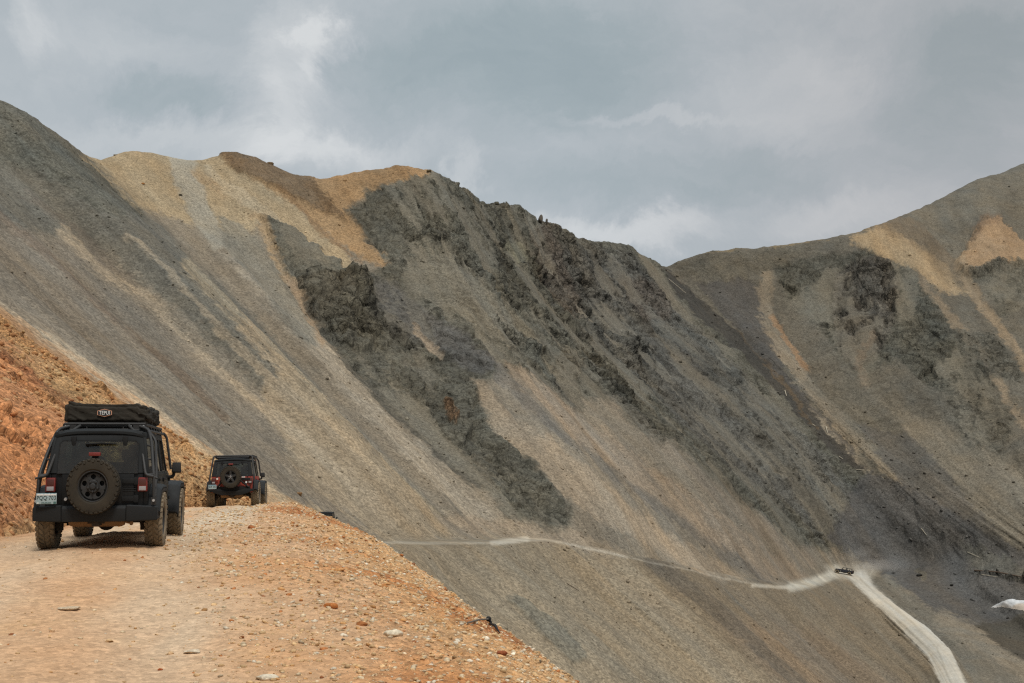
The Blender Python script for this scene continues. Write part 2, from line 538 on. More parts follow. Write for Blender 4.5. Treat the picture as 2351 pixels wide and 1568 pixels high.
cols = np.array(cols)                   # (ncol, 11, 3)
# the far side of the ridge, so that the mountains have a back
rid = cols[:, 0]
outw = rid[:, :2] / np.linalg.norm(rid[:, :2], axis=1, keepdims=True)
outw[:6] = (-1, 0.1)
b1 = np.c_[rid[:, :2] + outw * 30, rid[:, 2] - 9]
b2 = np.c_[rid[:, :2] + outw * 160, rid[:, 2] - 75]
cols = np.concatenate([b2[:, None], b1[:, None], cols], 1)      # (ncol, 13, 3)
NROW = cols.shape[1]

# sampling: spacing follows how large each strip shows in the photograph
mid = cols[:, 6]
wu = []
for a, b in zip(cols[:-1], cols[1:]):
    ua, va = proj(a[2:11]); ub, vb = proj(b[2:11])
    wu.append(np.clip(np.max(np.hypot(ub - ua, vb - va)), 30, 420))
wu[:3] = [40, 200, 420]; wu[3] = 420; wu[4] = 420; wu[-1] = 120; wu[-2] = 90
ns = [max(6, int(w / 2.1)) for w in wu]
sq = np.concatenate([k + np.arange(n) / n for k, n in enumerate(ns)] + [[len(cols) - 1]])
nt_ = [4, 14, 75, 75, 75, 75, 75, 75, 34, 70, 70, 50]
tq = np.concatenate([k + np.arange(n) / n for k, n in enumerate(nt_)] + [[NROW - 1]])
G = catmull(np.arange(len(cols)), cols, sq)                     # (ns, 13, 3)
G = pchip(np.arange(NROW), G.transpose(1, 0, 2), tq)            # (nt, ns, 3)
NT, NS = G.shape[:2]
TT, SS = np.meshgrid(tq, sq, indexing='ij')
print('mountainside', NT, NS, NT * NS)
GN = grid_normals(G)
P0 = G.reshape(-1, 3)
N0 = GN.reshape(-1, 3)
if (N0[:, 2].mean() < 0): N0 = -N0
PU, PV = proj(P0)
PU = np.where(P0[:, 1] < 3, -5000, PU).astype(np.float32); PV = PV.astype(np.float32)
PU = np.clip(PU, -6000, 6000); PV = np.clip(PV, -6000, 6000)
front = (TT.ravel() > 1.6)
# metres along strike and down the fall line, for streaks
ds = np.r_[0, np.cumsum(np.linalg.norm(np.diff(pchip(np.arange(len(cols)), cols[:, 6], sq), axis=0), axis=1))]
MS = np.broadcast_to(ds[None, :], (NT, NS)).ravel()
MT = np.r_[np.zeros((1, NS)), np.cumsum(np.linalg.norm(np.diff(G, axis=0), axis=2), axis=0)].ravel()
DIST = np.linalg.norm(P0, axis=1)

# colour of the ground, place by place: (outline, colour, edge softness, strength, rockiness, bulge in metres)
Z = []


def area(poly, col, soft=14, k=1.0, rock=None, bulge=0.0):
    Z.append(('a', poly, col, soft, k, rock, bulge))


def strip(pts, col, w, soft=8, k=1.0, rock=None, bulge=0.0):
    Z.append(('l', pts, col, soft, k, rock, bulge, w))


# left scree
area([(-900, 100), (200, 365), (300, 470), (420, 600), (560, 720), (720, 900), (600, 880), (420, 710), (250, 570), (150, 530), (-900, 420)], (100, 97, 88), 30, 0.85, 0.2)
area([(-900, 400), (150, 545), (420, 760), (650, 1000), (860, 1210), (700, 1165), (450, 1010), (330, 920), (150, 790), (-900, 350)], (122, 112, 98), 30, 0.85)
area([(640, 860), (760, 960), (1000, 1200), (1100, 1240), (880, 1235), (700, 1080), (600, 930)], (150, 132, 106), 30, 0.7)
strip([(-40, 470), (60, 545), (130, 590), (260, 715), (420, 850), (520, 950)], (108, 88, 70), 8, 14, 0.5)
strip([(60, 440), (220, 560), (340, 690)], (98, 88, 78), 8, 14, 0.5)
strip([(143, 520), (209, 587), (296, 650), (383, 716), (495, 828), (604, 933), (800, 1105), (900, 1200)], (156, 140, 117), 8, 14, 0.75)
strip([(289, 552), (345, 596), (390, 632), (470, 720), (600, 860), (760, 1010)], (152, 137, 115), 5, 12, 0.7)
strip([(426, 617), (500, 690), (570, 764), (640, 834), (760, 955), (900, 1085), (1050, 1210)], (152, 136, 110), 8, 16, 0.7)
strip([(380, 380), (414, 420), (440, 470), (505, 559), (661, 723), (760, 850), (870, 965), (1010, 1100), (1130, 1210)], (154, 142, 124), 16, 18, 0.8)
strip([(560, 760), (660, 870), (800, 1010), (930, 1130), (1020, 1215)], (156, 136, 108), 12, 18, 0.7)
area([(-200, 100), (0, 232), (120, 300), (192, 358), (330, 500), (220, 480), (80, 390), (-200, 320)], (92, 91, 82), 22, 0.75, 0.5)
# tan and ochre ground of the ridge
area([(195, 360), (270, 345), (440, 360), (510, 350), (620, 420), (800, 590), (835, 645), (730, 645), (660, 645), (600, 505), (560, 560), (480, 520), (330, 480)], (158, 139, 108), 28, 0.85)
area([(380, 340), (440, 372), (470, 450), (520, 560), (490, 570), (430, 480), (395, 420)], (148, 142, 128), 14, 0.8)
area([(470, 380), (560, 430), (680, 540), (760, 600), (700, 570), (600, 490), (500, 430)], (160, 148, 126), 12, 0.6)
area([(520, 360), (640, 390), (700, 405), (830, 385), (980, 380), (985, 405), (880, 440), (805, 470), (830, 520), (890, 585), (905, 612), (880, 606), (800, 560), (640, 440)], (158, 124, 82), 22, 0.85)
area([(500, 350), (550, 340), (640, 366), (704, 405), (790, 500), (740, 480), (630, 425), (560, 395)], (106, 84, 60), 14, 0.8, 0.5, 0.5)
strip([(640, 430), (730, 520), (830, 600)], (122, 92, 60), 5, 8, 0.6)
area([(700, 405), (830, 385), (975, 380), (900, 420), (790, 440)], (138, 108, 72), 12, 0.6, 0.2)
# dark blocky wedge and the strip beside it
area([(602, 500), (660, 525), (720, 565), (800, 622), (832, 645), (700, 652), (655, 642), (628, 570)], (94, 93, 85), 7, 0.95, 0.55, 0.8)
area([(500, 490), (560, 520), (625, 610), (690, 720), (720, 790), (650, 730), (570, 640), (520, 570)], (122, 117, 105), 14, 0.8, 0.2)
strip([(450, 395), (540, 455), (598, 510), (630, 584), (655, 650)], (152, 127, 94), 8, 14, 0.7)
area([(650, 640), (690, 660), (720, 740), (740, 800), (690, 720)], (148, 126, 100), 10, 0.8)
# the big grey rock face
area([(830, 640), (900, 605), (800, 480), (880, 436), (1000, 402), (1060, 430), (1110, 450), (1190, 455), (1260, 500), (1360, 540), (1450, 550), (1517, 600), (1700, 780), (1900, 1000), (2150, 1235),
      (2000, 1262), (1840, 1250), (1700, 1150), (1560, 1030), (1400, 910), (1290, 900), (1180, 850), (1090, 870), (1150, 960), (1250, 1080), (1310, 1180), (1300, 1212), (1180, 1195), (1120, 1130),
      (980, 1010), (850, 890), (740, 770), (800, 700)], (93, 90, 80), 24, 1.0, 0.6)
area([(880, 440), (1000, 405), (1190, 470), (1260, 520), (1300, 640), (1400, 740), (1500, 880), (1420, 900), (1250, 760), (1100, 640), (960, 560)], (90, 87, 77), 20, 0.6, 0.9)
area([(1240, 520), (1450, 590), (1540, 680), (1560, 740), (1480, 740), (1360, 700), (1290, 640)], (92, 89, 83), 16, 0.7, 0.9)
area([(1250, 580), (1450, 610), (1560, 720), (1700, 850), (1900, 1060), (2060, 1225), (1880, 1200), (1700, 1080), (1500, 900), (1350, 760)], (96, 94, 90), 30, 0.6)
area([(1480, 760), (1650, 920), (1850, 1130), (2000, 1230), (1900, 1240), (1700, 1100), (1540, 950)], (90, 87, 82), 24, 0.5)
area([(940, 560), (1060, 620), (1150, 700), (1230, 790), (1120, 770), (1010, 690)], (116, 109, 95), 26, 0.75, 0.4)
area([(860, 640), (960, 690), (1090, 800), (1150, 840), (1090, 850), (980, 780), (880, 720)], (95, 92, 90), 20, 0.7, 0.5)
area([(1215, 535), (1262, 515), (1300, 640), (1335, 730), (1290, 715), (1240, 620)], (98, 84, 74), 16, 0.5, 0.9, 0.4)
area([(1420, 640), (1500, 660), (1540, 720), (1480, 740)], (98, 85, 75), 16, 0.45, 0.9)
area([(1155, 565), (1190, 560), (1215, 600), (1180, 612)], (122, 118, 100), 8, 0.7, 0.4)
strip([(1250, 560), (1256, 640), (1268, 700)], (60, 58, 56), 3, 6, 0.8, 1.0, -1.5)
strip([(1500, 700), (1560, 800), (1640, 900)], (78, 76, 74), 6, 12, 0.5, 0.7)
# rock spur under the ridge
area([(685, 655), (705, 642), (760, 642), (815, 632), (838, 628), (850, 690), (872, 760), (850, 800), (800, 795), (760, 775), (718, 740), (700, 700)], (92, 89, 79), 16, 0.85, 0.9, 1.6)
area([(740, 770), (860, 790), (960, 880), (1080, 1000), (1160, 1110), (1120, 1130), (980, 1010), (850, 890)], (84, 83, 76), 14, 0.8, 0.6)
strip([(700, 700), (725, 745), (790, 830), (850, 895), (1000, 1040), (1100, 1120)], (74, 73, 67), 7, 10, 0.7)
strip([(840, 660), (870, 720), (960, 790)], (78, 75, 70), 12, 12, 0.5, 1.0, 1.0)
strip([(1035, 930), (1050, 975)], (120, 92, 66), 8, 10, 0.8, 0.9, 0.5)
strip([(955, 745), (990, 790), (1010, 810)], (140, 122, 100), 6, 8, 0.8, 0)
# scree strips between the rocks
area([(1090, 870), (1115, 870), (1180, 950), (1260, 1010), (1400, 1125), (1560, 1245), (1700, 1330), (1570, 1300), (1400, 1200), (1320, 1140), (1240, 1060), (1150, 985)], (146, 129, 107), 20, 0.85, 0)
area([(1165, 835), (1220, 870), (1320, 950), (1420, 1020), (1600, 1155), (1800, 1285), (1860, 1330), (1760, 1325), (1640, 1240), (1480, 1125), (1300, 985)], (138, 121, 101), 18, 0.85, 0)
area([(1180, 1200), (1300, 1212), (1440, 1275), (1200, 1238), (1060, 1235), (1000, 1180)], (140, 124, 104), 16, 0.7, 0)
strip([(1150, 855), (1300, 1000), (1450, 1120), (1620, 1240), (1760, 1335)], (102, 96, 88), 8, 14, 0.75, 0)
strip([(1330, 960), (1450, 1060), (1640, 1200), (1800, 1300)], (122, 112, 98), 6, 12, 0.6, 0)
strip([(1420, 930), (1560, 1060), (1700, 1180), (1860, 1290)], (128, 114, 98), 12, 18, 0.55, 0)
area([(1150, 1080), (1220, 1095), (1262, 1112), (1300, 1170), (1308, 1200), (1280, 1218), (1230, 1195), (1180, 1170)], (98, 94, 83), 26, 0.5, 0.7, 0.0)
area([(1290, 795), (1330, 830), (1326, 900), (1300, 890), (1275, 840)], (102, 92, 76), 12, 0.6, 0.9, 0.5)
area([(1262, 870), (1330, 905), (1340, 935), (1290, 920)], (74, 72, 66), 12, 0.7, 0.9, 0.4)
area([(1380, 860), (1440, 905), (1520, 995), (1520, 1020), (1440, 970)], (80, 79, 72), 14, 0.7, 0.9, 0.5)
area([(1430, 760), (1490, 800), (1500, 850), (1450, 830)], (74, 73, 69), 10, 0.7, 1.1, 1.0)
area([(1115, 730), (1190, 760), (1240, 810), (1170, 800)], (82, 80, 72), 12, 0.7, 1.1, 1.0)
# dark gully below the saddle
area([(1517, 605), (1560, 640), (1680, 740), (1800, 860), (1900, 990), (1990, 1075), (1940, 1060), (1790, 900), (1650, 765), (1550, 680)], (64, 60, 55), 8, 0.9, 0.3)
strip([(1560, 640), (1680, 752), (1790, 870), (1880, 985)], (92, 76, 56), 3, 6, 0.7)
# right mountain: grey rock, its colours darkened to carry a cloud shadow
area([(1525, 612), (1680, 560), (1760, 560), (1930, 535), (2050, 495), (2351, 360), (3400, 150), (3400, 1400), (2300, 1290), (2000, 1080), (1800, 860), (1650, 730)], (99, 93, 82), 10, 1.0, 0.35)
area([(1600, 655), (1700, 640), (1752, 660), (1752, 740), (1800, 860), (1960, 1040), (1830, 900), (1700, 770)], (80, 76, 72), 10, 0.85, 0.2)
area([(1535, 612), (1600, 592), (1680, 576), (1760, 579), (1830, 575), (1800, 610), (1740, 632), (1640, 640), (1580, 636)], (92, 86, 74), 16, 0.7, 0.5, 0.0)
strip([(1530, 600), (1600, 580), (1690, 566), (1770, 568), (1900, 548), (2000, 518)], (122, 106, 78), 4, 5, 0.8, 0.1)
strip([(1765, 640), (1760, 720), (1790, 800), (1850, 885), (1950, 992), (2100, 1125), (2200, 1200)], (134, 119, 98), 10, 18, 0.75, 0)
strip([(1775, 735), (1810, 790), (1850, 850)], (150, 116, 82), 4, 8, 0.7, 0)
area([(1780, 620), (1880, 590), (2000, 575), (2080, 610), (2150, 740), (2230, 880), (2160, 900), (2060, 830), (1960, 860), (1890, 760), (1820, 700)], (86, 84, 75), 20, 0.85, 0.72)
area([(1915, 640), (1960, 600), (2040, 600), (2060, 690), (2030, 790), (1960, 855), (1925, 800), (1912, 710)], (88, 83, 77), 14, 0.8, 0.9, 0.8)
strip([(1975, 610), (1930, 700), (1920, 790)], (62, 60, 56), 4, 8, 0.7, 1.0, -1.2)
strip([(2000, 780), (1965, 840), (1985, 880)], (116, 90, 68), 7, 10, 0.7, 1.0)
area([(2080, 620), (2150, 690), (2210, 760), (2290, 890), (2240, 900), (2150, 800)], (84, 82, 73), 16, 0.75, 0.7, 0.3)
area([(1850, 880), (1960, 880), (2060, 1000), (2200, 1140), (2100, 1120), (1960, 1000)], (104, 97, 84), 24, 0.6)
area([(1950, 550), (2030, 520), (2100, 560), (2165, 610), (2220, 668), (2180, 664), (2090, 612), (2010, 578)], (158, 134, 100), 20, 0.85, 0)
area([(2000, 512), (2060, 498), (2130, 530), (2200, 610), (2220, 650), (2160, 610), (2100, 555)], (114, 97, 75), 22, 0.6, 0.2)
area([(2090, 490), (2351, 365), (2900, 200), (2900, 640), (2420, 600), (2351, 560), (2290, 505), (2235, 500), (2205, 600), (2130, 530)], (108, 101, 88), 8, 0.95, 0.3)
area([(2206, 610), (2216, 585), (2238, 550), (2262, 522), (2288, 511), (2312, 520), (2338, 548), (2362, 582), (2400, 622), (2351, 608), (2300, 618), (2242, 627)], (152, 123, 90), 20, 0.8, 0, 3.0)
area([(2230, 560), (2262, 496), (2300, 500), (2285, 520), (2270, 520)], (112, 90, 70), 12, 0.5)
area([(2205, 618), (2245, 630), (2351, 608), (2420, 625), (2420, 720), (2351, 700), (2300, 722), (2262, 660)], (98, 94, 83), 16, 0.8, 0.6)
strip([(2205, 616), (2225, 622), (2245, 630), (2300, 616), (2360, 606)], (84, 81, 72), 4, 6, 0.7, 0.8, 0.3)
strip([(2205, 600), (2225, 650), (2255, 700), (2295, 760), (2360, 850), (2440, 960)], (140, 120, 94), 7, 14, 0.75, 0)
strip([(2110, 640), (2150, 690), (2215, 770), (2290, 880), (2360, 985), (2460, 1100)], (136, 118, 95), 6, 13, 0.7, 0)
area([(2200, 765), (2280, 785), (2338, 858), (2335, 872), (2290, 872), (2220, 845)], (90, 87, 78), 16, 0.75, 0.75, 0.4)
area([(2168, 850), (2205, 880), (2290, 915), (2330, 960), (2300, 1040), (2260, 1060), (2200, 1058), (2165, 1045), (2215, 1000), (2185, 930)], (90, 87, 78), 18, 0.6, 0.7, 0.2)
area([(2060, 940), (2160, 980), (2330, 1080), (2500, 1200), (2500, 1290), (2300, 1240), (2150, 1120)], (122, 112, 96), 26, 0.7, 0)
area([(1985, 985), (2080, 1000), (2200, 1120), (2330, 1270), (2250, 1255), (2080, 1120)], (88, 84, 79), 18, 0.7, 0.2)
# rubble floor
area([(1990, 1085), (2100, 1130), (2250, 1225), (2500, 1330), (2500, 1420), (2270, 1440), (2150, 1400), (2060, 1345), (2000, 1290), (1900, 1235)], (86, 83, 80), 20, 0.95, 0.3)
area([(2200, 1240), (2351, 1300), (2600, 1360), (2351, 1330), (2240, 1300)], (96, 93, 84), 16, 0.7)
# slopes below the upper road
area([(860, 1246), (1180, 1243), (1440, 1283), (1640, 1328), (1790, 1352), (1900, 1335), (1940, 1325), (2060, 1402), (2150, 1492), (2210, 1568), (2500, 2400), (600, 2400)], (117, 104, 85), 8, 1.0, 0)
area([(1650, 1420), (1850, 1450), (2050, 1560), (2150, 1700), (1900, 1700)], (126, 108, 88), 40, 0.6)
area([(1400, 1420), (1560, 1480), (1800, 1640), (1600, 1640)], (106, 98, 85), 30, 0.6)
area([(1000, 1260), (1130, 1270), (1300, 1400), (1480, 1568), (1300, 1540), (1120, 1400)], (132, 122, 105), 24, 0.6)
area([(900, 1250), (1180, 1247), (1440, 1292), (1600, 1410), (1760, 1568), (1700, 1800), (1200, 1700), (1000, 1400)], (136, 123, 102), 60, 0.75)
strip([(1500, 1292), (1590, 1352), (1740, 1480), (1900, 1620)], (94, 86, 75), 9, 14, 0.7)
strip([(1380, 1270), (1500, 1380), (1700, 1560)], (130, 115, 94), 16, 22, 0.5)
strip([(1640, 1330), (1800, 1440), (1980, 1600)], (108, 99, 86), 14, 20, 0.6)
area([(1160, 1368), (1200, 1385), (1250, 1415), (1300, 1450), (1345, 1512), (1310, 1512), (1240, 1450)], (106, 105, 96), 9, 0.7, 0.5, 0.1)
# below the spur on the right
area([(1985, 1322), (2060, 1345), (2150, 1410), (2351, 1530), (2700, 1750), (2350, 1750), (2230, 1568), (2130, 1450), (2050, 1385)], (112, 104, 90), 12, 0.95, 0)
strip([(2160, 1425), (2250, 1475), (2351, 1545)], (136, 124, 106), 16, 18, 0.6)
area([(2240, 1438), (2351, 1405), (2700, 1400), (2700, 1560), (2351, 1515), (2290, 1480)], (76, 70, 60), 10, 0.95, 0.2)
strip([(2100, 1315), (2120, 1326)], (60, 58, 54), 5, 5, 0.8, 1, 0.4)
strip([(2236, 1308), (2290, 1318), (2380, 1332)], (62, 60, 55), 4, 4, 0.9, 1.0, 0.5)
# the orange cut bank beside the road
area([(-900, 20), (0, 690), (150, 790), (330, 920), (450, 1010), (560, 1078), (640, 1130), (720, 1172), (720, 1700), (-900, 1700)], (180, 140, 98), 9, 1.0, 0.15)
area([(-900, 200), (-50, 760), (60, 850), (170, 950), (180, 1010), (90, 1150), (-60, 1260), (-900, 1260)], (172, 110, 74), 50, 0.6)
area([(-900, 60), (0, 700), (150, 800), (330, 930), (450, 1025), (400, 1010), (200, 880), (0, 770), (-900, 250)], (158, 118, 80), 22, 0.75)
strip([(120, 900), (300, 1000), (450, 1100)], (176, 140, 98), 26, 30, 0.5)
strip([(0, 815), (60, 860), (160, 930)], (112, 66, 44), 6, 14, 0.6, 0.6)
strip([(-100, 615), (0, 690), (150, 790), (330, 922), (450, 1014), (560, 1080), (650, 1135)], (166, 150, 126), 7, 16, 0.8)
strip([(450, 1030), (560, 1095), (650, 1145), (720, 1180)], (176, 152, 118), 16, 20, 0.7)
# tracks of pale dust on the roads
ROADS_FROM = len(Z)
PALE = (182, 173, 157)
strip([(870, 1245), (1000, 1247), (1130, 1247)], PALE, 1, 4, 0.4, 0)
strip([(1130, 1247), (1175, 1241), (1210, 1238)], PALE, 4, 6, 0.8, 0)
strip([(1205, 1239), (1250, 1239), (1320, 1252), (1440, 1279)], PALE, 1.2, 4, 0.45, 0)
strip([(1440, 1279), (1540, 1300), (1640, 1322), (1740, 1342)], PALE, 0.4, 3, 0.25, 0)
strip([(1730, 1344), (1790, 1348), (1830, 1346)], PALE, 2, 5, 0.7, 0)
strip([(1820, 1346), (1865, 1337), (1900, 1324), (1925, 1310)], (184, 176, 160), 8, 10, 0.85, 0)
area([(1900, 1300), (1990, 1298), (2020, 1306), (1990, 1335), (1960, 1330), (1920, 1325)], (168, 159, 143), 12, 0.7, 0)
area([(1940, 1314), (1984, 1310), (2004, 1344), (2064, 1394), (2132, 1440), (2184, 1494), (2216, 1568), (2255, 1700), (2180, 1700), (2163, 1568), (2128, 1502), (2056, 1428), (1975, 1350)], (190, 183, 170), 7, 0.95, 0)


strip([(1975, 1330), (2020, 1372), (2090, 1425), (2150, 1485), (2182, 1568), (2215, 1700)], (166, 158, 143), 1.5, 3, 0.6, 0)
strip([(1962, 1336), (2005, 1380), (2075, 1436), (2132, 1492), (2166, 1568), (2195, 1700)], (166, 158, 143), 1.2, 3, 0.5, 0)


def facets(p, seed):
    """broken rock: every cell is a tilted block; returns (block height, nearness to a joint, block tone)"""
    p = np.asarray(p, np.float32)
    b = np.floor(p - 0.5).astype(np.int64)
    f1 = np.full(len(p), 9.0, np.float32); f2 = f1.copy()
    val = np.zeros(len(p), np.float32); tone = val.copy()
    for dx in (0, 1):
        for dy in (0, 1):
            for dz in (0, 1):
                cx, cy, cz = b[:, 0] + dx, b[:, 1] + dy, b[:, 2] + dz
                ux, uy, uz = cx.astype(np.uint32), cy.astype(np.uint32), cz.astype(np.uint32)
                h = [_hash(ux, uy, uz, seed + k) for k in range(6)]
                rx = p[:, 0] - (cx + 0.5 + 0.42 * h[0]); ry = p[:, 1] - (cy + 0.5 + 0.42 * h[1]); rz = p[:, 2] - (cz + 0.5 + 0.42 * h[2])
                d = rx * rx + ry * ry + rz * rz
                near_ = d < f1
                f2 = np.where(near_, f1, np.minimum(f2, d))
                val = np.where(near_, rx * h[3] + ry * h[4] + rz * h[5] + 0.45 * h[3] * h[4] + 0.25 * h[0], val)
                tone = np.where(near_, h[5], tone)
                f1 = np.where(near_, d, f1)
    return val.astype(np.float32), (np.sqrt(f2) - np.sqrt(f1)).astype(np.float32), tone.astype(np.float32)


def clothe(P0, N0, PU, PV, MS, MT, SS, TT, bank=False):
    """colour, relief, rockiness and road mask for points of the sheet"""
    n = len(P0)
    DIST = np.linalg.norm(P0, axis=1)
    near = np.clip(DIST / 160, 0.12, 1.0).astype(np.float32)
    E1 = fbm(np.c_[MS / 9, MT / 22, DIST / 60], 4, 11); E2 = fbm(np.c_[MS / 9 + 40, MT / 22, DIST / 60], 4, 12)
    J1 = fbm(P0 / 2.4, 3, 13, 0.7); J2 = fbm(P0 / 2.4, 3, 14, 0.7)
    EU, EV = PU + 12 * E1 + 9 * J1, PV + 12 * E2 + 9 * J2
    C = np.broadcast_to(lin((122, 112, 97)), (n, 3)).astype(np.float32).copy()
    ROCK = np.full(n, 0.12, np.float32); BULGE = np.zeros(n, np.float32)
    RW = np.zeros(n, np.float32)
    KK = 0.55 * fbm(np.c_[MS / 4.5, MT / 45, MS * 0 + 11], 3, 18, 0.6) + 0.6 * fbm(np.c_[MS / 1.3, MT / 13, MS * 0 + 7], 3, 15, 0.6) + 0.5 * fbm(P0 / 0.9, 2, 16)
    for zi, z in enumerate(Z):
        kind, pts, col, soft, k, rock, bulge = z[:7]
        pa = np.asarray(pts, float)
        pad = soft + 60 + (z[7] if kind == 'l' else 0)
        sel = np.where((PU > pa[:, 0].min() - pad) & (PU < pa[:, 0].max() + pad) & (PV > pa[:, 1].min() - pad) & (PV < pa[:, 1].max() + pad))[0]
        if not len(sel):
            continue
        if zi >= ROADS_FROM:
            u, v = PU[sel] + 3 * J1[sel], PV[sel] + 1.2 * J2[sel]
        else:
            u, v = EU[sel], EV[sel]
        if kind == 'a':
            w = 1 - smooth(-soft * 0.5, soft, poly_sd(u, v, pts))
        else:
            w = 1 - smooth(z[7] * 0.4, z[7] + soft, line_d(u, v, pts))
            if zi < ROADS_FROM:
                w = w * (0.8 + 0.5 * E2[sel] + 0.4 * J1[sel])
        w = np.clip(w, 0, 1)
        if zi < ROADS_FROM:
            w = smooth(0.08, 0.92, w + 0.70 * KK[sel] * (4 * w * (1 - w)) ** 0.5)       # ragged, stony borders
        w = (w * k).astype(np.float32)
        C[sel] += (lin(col).astype(np.float32) - C[sel]) * w[:, None]
        if zi >= ROADS_FROM:
            RW[sel] = np.maximum(RW[sel], w)
        if rock is not None:
            ROCK[sel] += (rock - ROCK[sel]) * w
        if bulge:
            BULGE[sel] += bulge * w
    # scree lies over much of the rock, in tongues between the crags
    if not bank:
        br = fbm(np.c_[MS / 9, MT / 24, MS * 0 + 1], 4, 17, 0.6) + 0.35 * KK
        ven = smooth(0.02, 0.30, br) * smooth(0.3, 0.6, ROCK) * (1 - smooth(1.0, 1.2, ROCK))
        C += (lin((112, 105, 91)).astype(np.float32) - C) * (0.6 * ven)[:, None]
        ROCK = ROCK * (1 - 0.85 * ven)
    # streaks of sorted stones running down the fall lines, and patches
    loose = np.clip(1 - ROCK, 0, 1)
    st1 = fbm(np.c_[MS / 3.2, MT / 55, MS * 0], 4, 21, 0.62)
    st2 = fbm(np.c_[MS / 0.9, MT / 16, MS * 0], 3, 25, 0.6)
    st3 = fbm(np.c_[MS / 11, MT / 90, MS * 0 + 5], 3, 28, 0.6)
    ptc = fbm(P0 / 11.0, 4, 31)
    fine = fbm(P0 / (1.3 if not bank else 0.5), 3, 36, 0.65)
    coarse = smooth(-0.1, 0.5, fbm(np.c_[MS / 6, MT / 24, MS * 0 + 2], 4, 38, 0.6))
    lower = smooth(8.6, 9.3, TT) * (SS > 4.5)
    st1, st2, st3 = st1 * (1 - 0.55 * lower), st2 * (1 - 0.4 * lower), st3 * (1 - 0.55 * lower)
    tone = 1 + loose * (0.26 * st1 + 0.15 * st2 + 0.22 * st3 - 0.12 * coarse) + (0.10 + 0.26 * np.clip(ROCK, 0, 1)) * ptc + (0.09 + 0.10 * coarse) * fine
    warm = (0.09 * fbm(np.c_[MS / 5, MT / 60, MS * 0 + 9], 3, 41) + 0.06 * fbm(P0 / 6, 3, 45))[:, None]
    # relief
    rk = np.clip(ROCK, 0, 1.3)
    warp = np.stack([fbm(P0 / 14, 3, 51), fbm(P0 / 14, 3, 52), fbm(P0 / 14, 3, 53)], 1) * 5
    q = P0 + warp
    crag = fbm(q / np.array([9, 9, 16]), 4, 61, 0.5, True)
    H = rk * 1.7 * crag
    gul = fbm(np.c_[MS / 16, MT / 120, MS * 0], 3, 75)
    rill = fbm(np.c_[MS / 4, MT / 40, MS * 0 + 3], 3, 78)
    H += loose * near * (1.4 * gul + 0.75 * rill + 0.16 * fbm(P0 / 2.2, 3, 81) + 0.09 * fbm(P0 / 0.8, 2, 85))
    sel = np.where(rk > 0.28)[0]
    if len(sel) and not bank:
        w = smooth(0.25, 0.8, rk[sel]) * rk[sel] * (0.45 + 0.55 * smooth(2.05, 3.0, TT[sel]))       # the crest itself is weathered round
        qs_ = q[sel] + 1.5 * np.stack([J1[sel], J2[sel], J1[sel] * 0], 1)
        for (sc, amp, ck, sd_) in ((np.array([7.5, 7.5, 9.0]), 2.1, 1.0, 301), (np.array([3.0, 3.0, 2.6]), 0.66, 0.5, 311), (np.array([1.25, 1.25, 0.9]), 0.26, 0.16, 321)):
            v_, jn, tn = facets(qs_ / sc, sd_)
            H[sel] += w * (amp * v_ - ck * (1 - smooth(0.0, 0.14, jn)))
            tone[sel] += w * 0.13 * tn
            tone[sel] -= w * 0.16 * (1 - smooth(0.0, 0.10, jn))          # crevice shade painted into the colour along the joints
    H *= np.clip(near * 1.2, 0, 1)
    if bank:
        a = fbm(P0 / 3.0, 3, 91, 0.5)
        strat = fbm(np.c_[MS / 5.0, MT / 0.9 + 0.4 * a, MS * 0], 3, 93, 0.6)
        H = 0.28 * a + 0.10 * strat
        for (sc, amp, ck, sd_) in ((1.1, 0.26, 0.07, 401), (0.42, 0.12, 0.04, 411), (0.16, 0.045, 0.015, 421)):
            v_, jn, tn = facets((P0 + 0.25 * np.stack([J1, J2, J1], 1)) / np.array([sc * 1.3, sc * 1.3, sc * 0.8]), sd_)
            m_ = smooth(-0.25, 0.35, fbm(P0 / 2.0, 2, sd_ + 5))
            H += m_ * (amp * v_ - ck * (1 - smooth(0, 0.12, jn)))
            tone += m_ * 0.12 * tn - 0.10 * m_ * (1 - smooth(0, 0.10, jn))
    H += BULGE * (0.8 + 0.5 * crag)
    road = smooth(7.85, 7.97, TT) * (1 - smooth(9.02, 9.2, TT)) * smooth(4.2, 4.6, SS) * (1 - smooth(nN + 11.2, nN + 12.2, SS))
    graded = smooth(7.3, 7.9, TT) * (1 - smooth(9.1, 9.9, TT)) * smooth(4.2, 4.6, SS) * (1 - smooth(nN + 12.2, nN + 13.2, SS))
    H = H * (1 - 0.95 * np.maximum(graded, np.clip(RW * 1.3, 0, 1))) * (TT > 0.5)
    road = np.maximum(road * 0.6, np.clip(RW, 0, 1))
    lum = C @ np.array([0.3, 0.5, 0.2], np.float32)
    if not bank:
        C = lum[:, None] + (C - lum[:, None]) * 0.86
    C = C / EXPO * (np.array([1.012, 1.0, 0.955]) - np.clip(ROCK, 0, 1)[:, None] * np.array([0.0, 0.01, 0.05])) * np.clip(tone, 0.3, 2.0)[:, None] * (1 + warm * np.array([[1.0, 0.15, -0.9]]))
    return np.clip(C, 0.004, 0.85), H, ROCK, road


def inset(SS, TT):
    """where the finer mesh of the cut bank lies on top of the sheet"""
    return smooth(6.25, 6.45, TT) * (1 - smooth(4.65, 4.85, SS)) * smooth(1.15, 1.35, SS)


